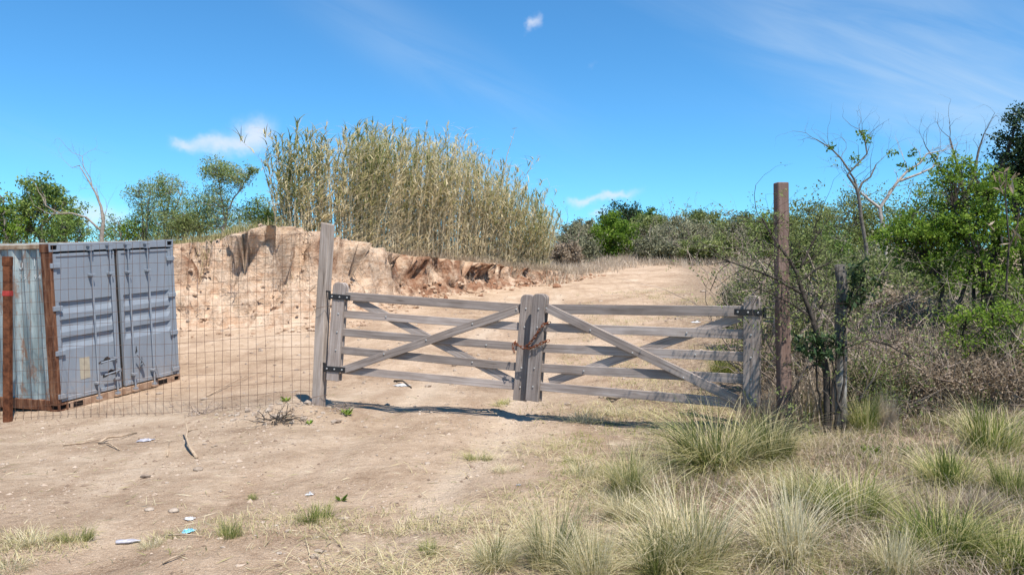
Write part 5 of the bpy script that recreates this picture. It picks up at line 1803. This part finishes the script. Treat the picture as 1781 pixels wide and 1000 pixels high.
scatter_blades('left_verge_grass', 'sparse short grass along the lower left foreground', 'grass', 5200, samp(-60, 980, 4.2, 6.8, left_fn), (.03, .10), (.3, 1.6), 0.005, M['grass_straw'], 16, (0.0, 0.85), 6, .045, 3)


def mid_fn(X, Y):
    return sstep(X - (-0.35 + 0.1 * (Y - 6)), 0, 1.2) * sstep(fbm(X * 1.7, Y * 1.7, 3, 43), 0.0, 0.30)


scatter_blades('gateway_grass', 'thin low grass on the soil before the gate', 'grass', 2600, samp(780, 1300, 5.5, 9.4, mid_fn), (.02, .09), (.3, 1.6), 0.005, M['grass_green'], 17, (0.1, 1.0), 6, .04, 3)


def mat_fn(X, Y):
    return sstep(X - (-1.5 + 0.30 * (Y - 5)), 0, 1.8) * sstep(fbm(X * 1.1, Y * 1.3, 3, 143), -0.08, 0.28) * (1 - .75 * sstep(X, 3.0, 4.2))


scatter_blades('flattened_straw', 'flattened pale straw lying in patches on the near ground', 'grass', 5400, samp(480, 1500, 3.9, 8.8, mat_fn), (.08, .22), (1.2, 3.2), 0.0048, M['grass_straw'], 18, (0.15, 1.0), 5, .09, 4)


def edge_fn(X, Y):
    return sstep(X - (-0.1 + 0.10 * (Y - 9)), 0, 1.5) * sstep(fbm(X * .9, Y * .9, 3, 151), -0.05, .3) * .9


scatter_blades('trackside_straw', 'thin dry straw along the right side of the track behind the gate', 'grass', 5200, samp(930, 1330, 9.3, 30, edge_fn), (.06, .2), (.6, 2.6), 0.008, M['grass_straw'], 19, (0.2, 1.0), 5, .12, 3)
# straw, pebbles
def litter():
    r = np.random.default_rng(8)
    X1, Y1 = samp(-80, 1850, 3.9, 10.5, lambda X, Y: 0.10 + 0.9 * np.maximum(veg_mask(X, Y), 0))(r, 15000)
    X2, Y2 = samp(560, 1300, 9, 30)(r, 1200)
    X = np.concatenate([X1, X2]); Y = np.concatenate([Y1, Y2])
    C = np.stack([X, Y, gz(X, Y) + 0.006 + 0.008 * r.random(len(X))], 1)
    D = np.stack([r.normal(size=len(X)), r.normal(size=len(X)), r.normal(size=len(X)) * .12], 1)
    g = Geo()
    g.leaves(C, D, r.uniform(.03, .16, len(X)), r.uniform(.003, .007, len(X)), r.random(len(X)), r=r)
    tag(g.obj('straw_litter', M['grass_straw']), 'fallen straw and grass stems scattered on the soil', 'straw', kind='stuff')
    # pebbles
    ico = bmesh.new(); bmesh.ops.create_icosphere(ico, subdivisions=1, radius=1.0)
    iv = np.array([v.co[:] for v in ico.verts]); it = np.array([[v.index for v in f.verts] for f in ico.faces]); ico.free()
    X1, Y1 = samp(-80, 1700, 3.9, 10.5, lambda X, Y: 0.25 + 0.75 * sstep(fbm(X * .8, Y * .8, 3, 5), 0, .35))(r, 1500)
    X2, Y2 = samp(250, 1300, 10.5, 30)(r, 1200)
    xm, ym = r.normal(-2.75, .35, 160), r.normal(9.72, .22, 160)
    X = np.concatenate([X1, X2, xm]); Y = np.concatenate([Y1, Y2, ym])
    S = np.concatenate([r.gamma(2.0, 0.0042, len(X1)) + .002, r.gamma(2.0, 0.008, len(X2)) + .004, r.gamma(2.0, .007, 160) + .004])
    S = np.minimum(S, .07)
    N_ = len(X)
    Cc = np.stack([X, Y, gz(X, Y) + S * .15], 1)
    V = Cc[:, None, :] + (iv[None] * (1 + r.normal(size=(N_, len(iv), 1)) * .18)) * S[:, None, None] * np.stack([r.uniform(.8, 1.4, N_), r.uniform(.8, 1.3, N_), r.uniform(.4, .8, N_)], 1)[:, None, :]
    T = it[None] + (np.arange(N_) * len(iv))[:, None, None]
    me = mk_mesh('pebbles', V.reshape(-1, 3), None, T.reshape(-1, 3), M['stone'])
    tag(link('pebbles', me), 'small pale pebbles scattered over the soil', 'pebbles', kind='stuff')
    oct_v = np.array([(1, 0, 0), (-1, 0, 0), (0, 1, 0), (0, -1, 0), (0, 0, 1), (0, 0, -1)], float)
    oct_t = np.array([(0, 2, 4), (2, 1, 4), (1, 3, 4), (3, 0, 4), (2, 0, 5), (1, 2, 5), (3, 1, 5), (0, 3, 5)])
    X, Y = samp(-80, 1500, 3.9, 11, lambda X, Y: 0.15 + 0.85 * sstep(fbm(X * 1.1, Y * 1.1, 3, 15), -.05, .3))(r, 16000)
    n = len(X); S = np.minimum(r.gamma(1.5, .0036, n) + .002, .026)
    Cc = np.stack([X, Y, gz(X, Y) + S * .1], 1)
    a = r.uniform(0, 6.28, n); ca, sa = np.cos(a)[:, None], np.sin(a)[:, None]
    lv = oct_v[None] * (1 + r.normal(size=(n, 6, 1)) * .25) * S[:, None, None] * np.array([1.2, 1.0, .7])
    lv = np.stack([lv[..., 0] * ca - lv[..., 1] * sa, lv[..., 0] * sa + lv[..., 1] * ca, lv[..., 2]], -1)
    me = mk_mesh('soil_crumbs', (Cc[:, None, :] + lv).reshape(-1, 3), None, (oct_t[None] + (np.arange(n) * 6)[:, None, None]).reshape(-1, 3), M['crumb'], {'rnd': np.repeat(r.random(n), 6)})
    tag(link('soil_crumbs', me), 'loose crumbs of dry soil and grit on the bare ground', 'soil', kind='stuff')
    # earth clods below the red scarp
    n = 160
    u = r.uniform(8.0, 12.8, n); i = u.astype(int); t = u - i
    pp = PATH[i] * (1 - t)[:, None] + PATH[i + 1] * t[:, None]
    off = r.normal(0.15, .45, n)
    X = pp[:, 0] - off * .75; Y = pp[:, 1] + off * .6
    S = np.minimum(r.gamma(2.0, .016, n) + .01, .11)
    Cc = np.stack([X, Y, gz(X, Y) + S * .1], 1)
    V = Cc[:, None, :] + (iv[None] * (1 + r.normal(size=(n, len(iv), 1)) * .22)) * S[:, None, None] * np.stack([r.uniform(.8, 1.5, n), r.uniform(.8, 1.2, n), r.uniform(.6, 1.0, n)], 1)[:, None, :]
    T = it[None] + (np.arange(n) * len(iv))[:, None, None]
    me = mk_mesh('earth_clods', V.reshape(-1, 3), None, T.reshape(-1, 3), M['clod'])
    tag(link('earth_clods', me), 'crumbled red earth clods along the right part of the bank', 'earth', kind='stuff')


litter()


def lip_pos(r, n, u0, u1, f0, f1):
    u = r.uniform(u0, u1, n); i = u.astype(int); t = u - i
    a, b_ = PATH[i], PATH[i + 1]
    pp = a * (1 - t)[:, None] + b_ * t[:, None]
    tg = b_ - a; tg /= np.linalg.norm(tg, axis=1, keepdims=True)
    nn = np.stack([-tg[:, 1], tg[:, 0]], 1)
    st = SETB[i] * (1 - t) + SETB[i + 1] * t
    q = pp + nn * (st * r.uniform(f0, f1, n))[:, None]
    return q, nn


def bank_bits():
    r = np.random.default_rng(55)
    q, nn = lip_pos(r, 420, 2.6, 12.3, .78, 1.15)
    zz = gz(q[:, 0], q[:, 1])
    g = Geo()
    for (x, y), n_, z in zip(q, nn, zz):
        L_ = r.uniform(.15, .8); o_ = -n_ * r.uniform(.2, .5); sd = r.normal(size=2) * .12
        p0 = np.array([x, y, z + .02]); tt = np.linspace(0, 1, 5)[:, None]
        pts = p0 + np.concatenate([(o_[None] * .6 + sd[None]) * tt, .10 * tt - L_ * tt ** 2], 1) + r.normal(size=(5, 3)) * .015
        pts[0] = p0
        g.tube(pts, np.linspace(.009, .003, 5), 3, rnd=r.random(), cap=False)
    tag(g.obj('hanging_roots', M['twig']), 'thin roots and dry stems hanging from the edge of the bank', 'roots', kind='stuff')
    ico = bmesh.new(); bmesh.ops.create_icosphere(ico, subdivisions=1, radius=1.0)
    iv = np.array([v.co[:] for v in ico.verts]); it = np.array([[v.index for v in f.verts] for f in ico.faces]); ico.free()
    n = 700
    q, nn = lip_pos(r, n, 2.4, 12.5, -.5, .95)
    S = np.minimum(r.gamma(1.6, .018, n) + .012, .13)
    C = np.stack([q[:, 0], q[:, 1], gz(q[:, 0], q[:, 1]) + S * .2], 1)
    V = C[:, None, :] + iv[None] * (1 + r.normal(size=(n, len(iv), 1)) * .25) * S[:, None, None] * np.array([1.2, 1.0, .75])
    me = mk_mesh('bank_clods', V.reshape(-1, 3), None, (it[None] + (np.arange(n) * len(iv))[:, None, None]).reshape(-1, 3), M['bank_clod'])
    tag(link('bank_clods', me), 'lumps of dry earth stuck to and fallen from the bank face', 'earth', kind='stuff')


bank_bits()


# ------------------------------------------------------------------ single stones, sticks, litter
def stone(label, px, py, size_px, seed, mat='stone', flat=.55):
    q = hit(px, py)
    bm = bmesh.new(); bmesh.ops.create_icosphere(bm, subdivisions=2, radius=1.0)
    r = random.Random(seed); s_ = size_px / F * q.y / 2
    k = [Vector((r.uniform(-1, 1), r.uniform(-1, 1), r.uniform(-1, 1))).normalized() for _ in range(7)]
    for v in bm.verts:
        d = v.co.normalized(); c = 1.0
        for n in k:
            c = min(c, .82 / max(d.dot(n), .3)) if d.dot(n) > .7 else c
        v.co = Vector((d.x * c * s_ * 1.15, d.y * c * s_, d.z * c * s_ * flat))
    me = bpy.data.meshes.new('stone'); bm.to_mesh(me); bm.free(); me.materials.append(M[mat])
    o = link('stone', me, None, q + Vector((0, 0, s_ * .2)))
    o.rotation_euler = (0, 0, r.uniform(0, 6))
    return tag(o, label, 'stone')


for a in (('pale round stone left of the tyre track, below the twisted branch', 345, 818, 16, 1), ('small flat white stone near the lower left verge', 260, 887, 15, 2), ('pale stone pair\'s larger stone above the blue wrapper', 302, 890, 18, 3),
          ('white pointed stone at the top of the left verge', 540, 860, 14, 4), ('dark small stone in the tyre track before the gate', 706, 848, 8, 5), ('whitish stone under the right gate leaf', 987, 704, 13, 6),
          ('pale stone at the edge of the track behind the gate', 1222, 508, 9, 7), ('flat pale rock in front of the burrow patch', 1450, 793, 22, 8), ('pale stone beside the burrow at the shaded edge', 1487, 798, 14, 9)):
    stone(*a)
stone('broken red brick piece at the right edge of the verge', 1768, 852, 36, 21, 'brick', .4)
stone('dark rock at the foot of the bank behind the gate top', 968, 500, 16, 22, 'clod', .7)


def stick(name, label, pts_px, r0, mat='stick', lift=0.012, branches=()):
    base = None; g = Geo()
    for k, line in enumerate([pts_px] + list(branches)):
        W = []
        for (x, y, *dz) in line:
            q = hit(x, y)
            W.append(q + Vector((0, 0, lift + (dz[0] if dz else 0))))
        if base is None: base = W[0].copy()
        g.tube(W, np.linspace(r0 * (1 if k == 0 else .7), r0 * .45, len(W)), 6)
    return tag(g.obj(name, M[mat], None, base, True), label, 'stick')


stick('forked_stick', 'pale forked dry stick lying before the container', [(172, 772), (188, 767, .03), (210, 764, .02), (238, 754)], .014, branches=[[(172, 772), (190, 776, .02), (208, 784)], [(110, 776), (140, 773), (172, 770, .02)]])
stick('twisted_branch', 'short twisted bare branch standing up from the soil', [(342, 798), (330, 786, .03), (324, 776, .08), (326, 770, .12), (323, 765, .17), (322, 758, .22)], .016, branches=[[(326, 770, .1), (334, 769, .12), (344, 768, .12)]])
stick('straight_stick', 'small straight pale stick left of the twisted branch', [(291, 795), (294, 776, .02)], .010)
stick('straight_stick', 'thin pale stick lying below the blue wrapper', [(286, 935), (320, 935, .01), (352, 936)], .008)
stick('straight_stick', 'pale stalk lying at the bottom left', [(283, 982), (300, 978, .01), (322, 968)], .008)
stick('dark_branch', 'dark dry stick on the ground behind the left gate leaf', [(686, 664), (700, 668, .04), (716, 676)], .018, 'bark_dark')
stick('dark_branch', 'dark bent stick under the right gate leaf', [(1056, 694), (1072, 699, .03), (1090, 694, .03)], .016, 'bark_dark', branches=[[(1072, 699, .02), (1060, 702)]])
stick('fallen_branch', 'dark curved fallen branch in the shade below the short post', [(1378, 722), (1392, 712, .05), (1410, 706, .07), (1440, 704, .04)], .03, 'bark_dark')
stick('arched_twig', 'small arched dark twig sticking out of the grass on the verge', [(1505, 892, .05), (1520, 888, .09), (1535, 896, .07), (1542, 912)], .011, 'bark_dark')
stick('dry_roots', 'long thin dry stem on the sand behind the mesh fence', [(360, 690), (400, 672, .04), (440, 656, .06), (490, 654, .03)], .010)


# uprooted dead bush at the fence foot, weed by the post
def dead_tuft(label, px, py, n, L, seed, mat='twig'):
    q = hit(px, py); r = np.random.default_rng(seed)
    t_ = thing('dead_bush', label, 'dead plant', q); g = Geo(); tips = []
    for k in range(n):
        d = np.array([r.normal() * .9, r.normal() * .7, abs(r.normal()) * .45 + .08])
        rec(r, tuple(q + Vector((r.normal() * .08, r.normal() * .05, .02))), d / np.linalg.norm(d), L * r.uniform(.5, 1.1), .007, 2, g, tips, 4, .25, -.02, (2, 3), .65, .6)
    link('stems', g.mesh('stems', M[mat], q), t_)
    return t_


dead_tuft('dead uprooted bush lying at the fence left of the pale gate post', 485, 735, 20, .22, 3, 'bark_dark')
dead_tuft('small dead bush caught on the foot of the mesh fence', 345, 722, 9, .2, 4)
dead_tuft('thin dead weed between the pale gate post and the green weed', 588, 715, 5, .17, 5)
dead_tuft('brown dead bush at the right foot of the reeds', 955, 462, 16, .7, 6)


dead_tuft('dead grassy tuft clinging to the bank face behind the mesh', 405, 520, 14, .3, 7)
dead_tuft('small dead tuft low on the bank face near the container', 335, 545, 8, .22, 8)
dead_tuft('dry weed sprawling on the bank face above the left gate leaf', 662, 470, 14, .45, 9)


def weed(label, px, py, n, L, seed):
    q = hit(px, py); r = np.random.default_rng(seed); g = Geo()
    a = r.uniform(0, 2 * np.pi, n)
    D = np.stack([np.cos(a), np.sin(a), r.uniform(.2, 1.1, n)], 1)
    g.leaves(np.array(tuple(q)) + D * L * .5, D, L, L * .32, r.random(n), r=r)
    return tag(g.obj('weed', M['leaf_bright'], None, q), label, 'weed')


weed('bright green leafy weed beside the foot of the pale gate post', 603, 722, 26, .10, 1)
weed('small yellow-green weed behind the mesh near the pale post', 497, 698, 18, .09, 2)
weed('tiny green weed on the soil mound left of the pale post', 538, 738, 14, .06, 3)
weed('dark green weed on top of the left verge tuft', 594, 872, 18, .06, 4)
weed('grey-green rosette in front of the burrow patch', 1515, 792, 40, .10, 5)
weed('light green leafy weed right of the grey rosette', 1575, 790, 22, .09, 6)

# burrow patch: a low heap with an open mouth
q = hit(1525, 770)
g = Geo(); r = np.random.default_rng(4)
rings, sd = 7, 20
V = []
for i in range(rings):
    rad = .24 * (1 - i / rings) + .02; hh = .07 * math.sin(i / rings * math.pi / 2)
    if i >= 5: hh -= .07 * (i - 4)
    for k in range(sd):
        a = k / sd * 2 * math.pi
        V.append((q.x + rad * math.cos(a) * 1.3 + r.normal() * .01, q.y + rad * math.sin(a) + r.normal() * .01, gz1(q.x + rad * math.cos(a) * 1.3, q.y + rad * math.sin(a)) - .01 + hh + r.normal() * .008))
Q = [(i * sd + k, i * sd + (k + 1) % sd, (i + 1) * sd + (k + 1) % sd, (i + 1) * sd + k) for i in range(rings - 1) for k in range(sd)]
g.add(V, Q)
tag(g.obj('burrow_mound', M['crumb'], None, q, True), 'small soil heap with a dark burrow mouth under the bushes', 'mound')


def crumpled(name, label, cat, px, py, w, d, h, seed, mat):
    q = hit(px, py); n = 9; r = np.random.default_rng(seed)
    V = []
    for i in range(n):
        for j in range(n):
            u, v = i / (n - 1) - .5, j / (n - 1) - .5
            e = max(abs(u), abs(v)) * 2
            x = u * .75 * w * (1 + .2 * r.normal() * (e > .9)); y = v * .75 * d * (1 + .2 * r.normal() * (e > .9))
            V.append((q.x + x, q.y + y, gz1(q.x + x, q.y + y) + .006 + h * (1 - e * .8) * abs(.6 + .5 * r.normal())))
    Q = [(i * n + j, (i + 1) * n + j, (i + 1) * n + j + 1, i * n + j + 1) for i in range(n - 1) for j in range(n - 1)]
    return tag(link(name, mk_mesh(name, np.array(V) - np.array(tuple(q)), Q, None, M[mat]), None, q), label, cat)


crumpled('plastic_sheet', 'torn white plastic sheet lying before the container', 'litter', 252, 767, .22, .16, .02, 1, 'grey_plastic')
crumpled('wrapper', 'crumpled light blue wrapper in the lower left grass', 'litter', 326, 928, .10, .08, .03, 2, 'blue_plastic')
crumpled('plastic_scrap', 'scrap of white plastic among stones above the blue wrapper', 'litter', 330, 905, .09, .06, .02, 3, 'white_plastic')
crumpled('plastic_scrap', 'white plastic scrap on the dirt behind the left gate leaf', 'litter', 700, 670, .30, .22, .02, 4, 'white_plastic')
crumpled('plastic_bag', 'small white plastic bag on the ground behind the right gate leaf', 'litter', 1210, 561, .24, .2, .03, 5, 'white_plastic')
crumpled('plastic_scrap', 'pale scrap in the grass beside the green tuft of the left verge', 'litter', 538, 862, .07, .05, .02, 6, 'white_plastic')
crumpled('plastic_scrap', 'tiny bluish scrap on the soil left of the pale tussock', 'litter', 902, 845, .05, .04, .01, 7, 'grey_plastic')
crumpled('paper_scrap', 'white paper scrap at the right edge below the brick piece', 'litter', 1765, 878, .10, .07, .02, 8, 'white_plastic')
# crushed bottle
q = hit(217, 947)
g = Geo()
prof = [(0, .006), (.004, .026), (.03, .031), (.06, .027), (.09, .031), (.12, .028), (.14, .018), (.155, .011), (.175, .011)]
g.tube([(x, .004 * math.sin(x * 60), 0) for x, _ in prof], [r_ for _, r_ in prof], 12)
me = g.mesh('crushed_bottle', M['grey_plastic'], smooth=True)
for v in me.vertices:
    v.co.z *= .5
o = link('crushed_bottle', me, None, q + Vector((-.06, 0, .014)))
o.rotation_euler = (0, 0, .25)
o.scale = (.85, .85, .85)
tag(o, 'crushed greyish plastic bottle lying in the lower left grass', 'bottle')
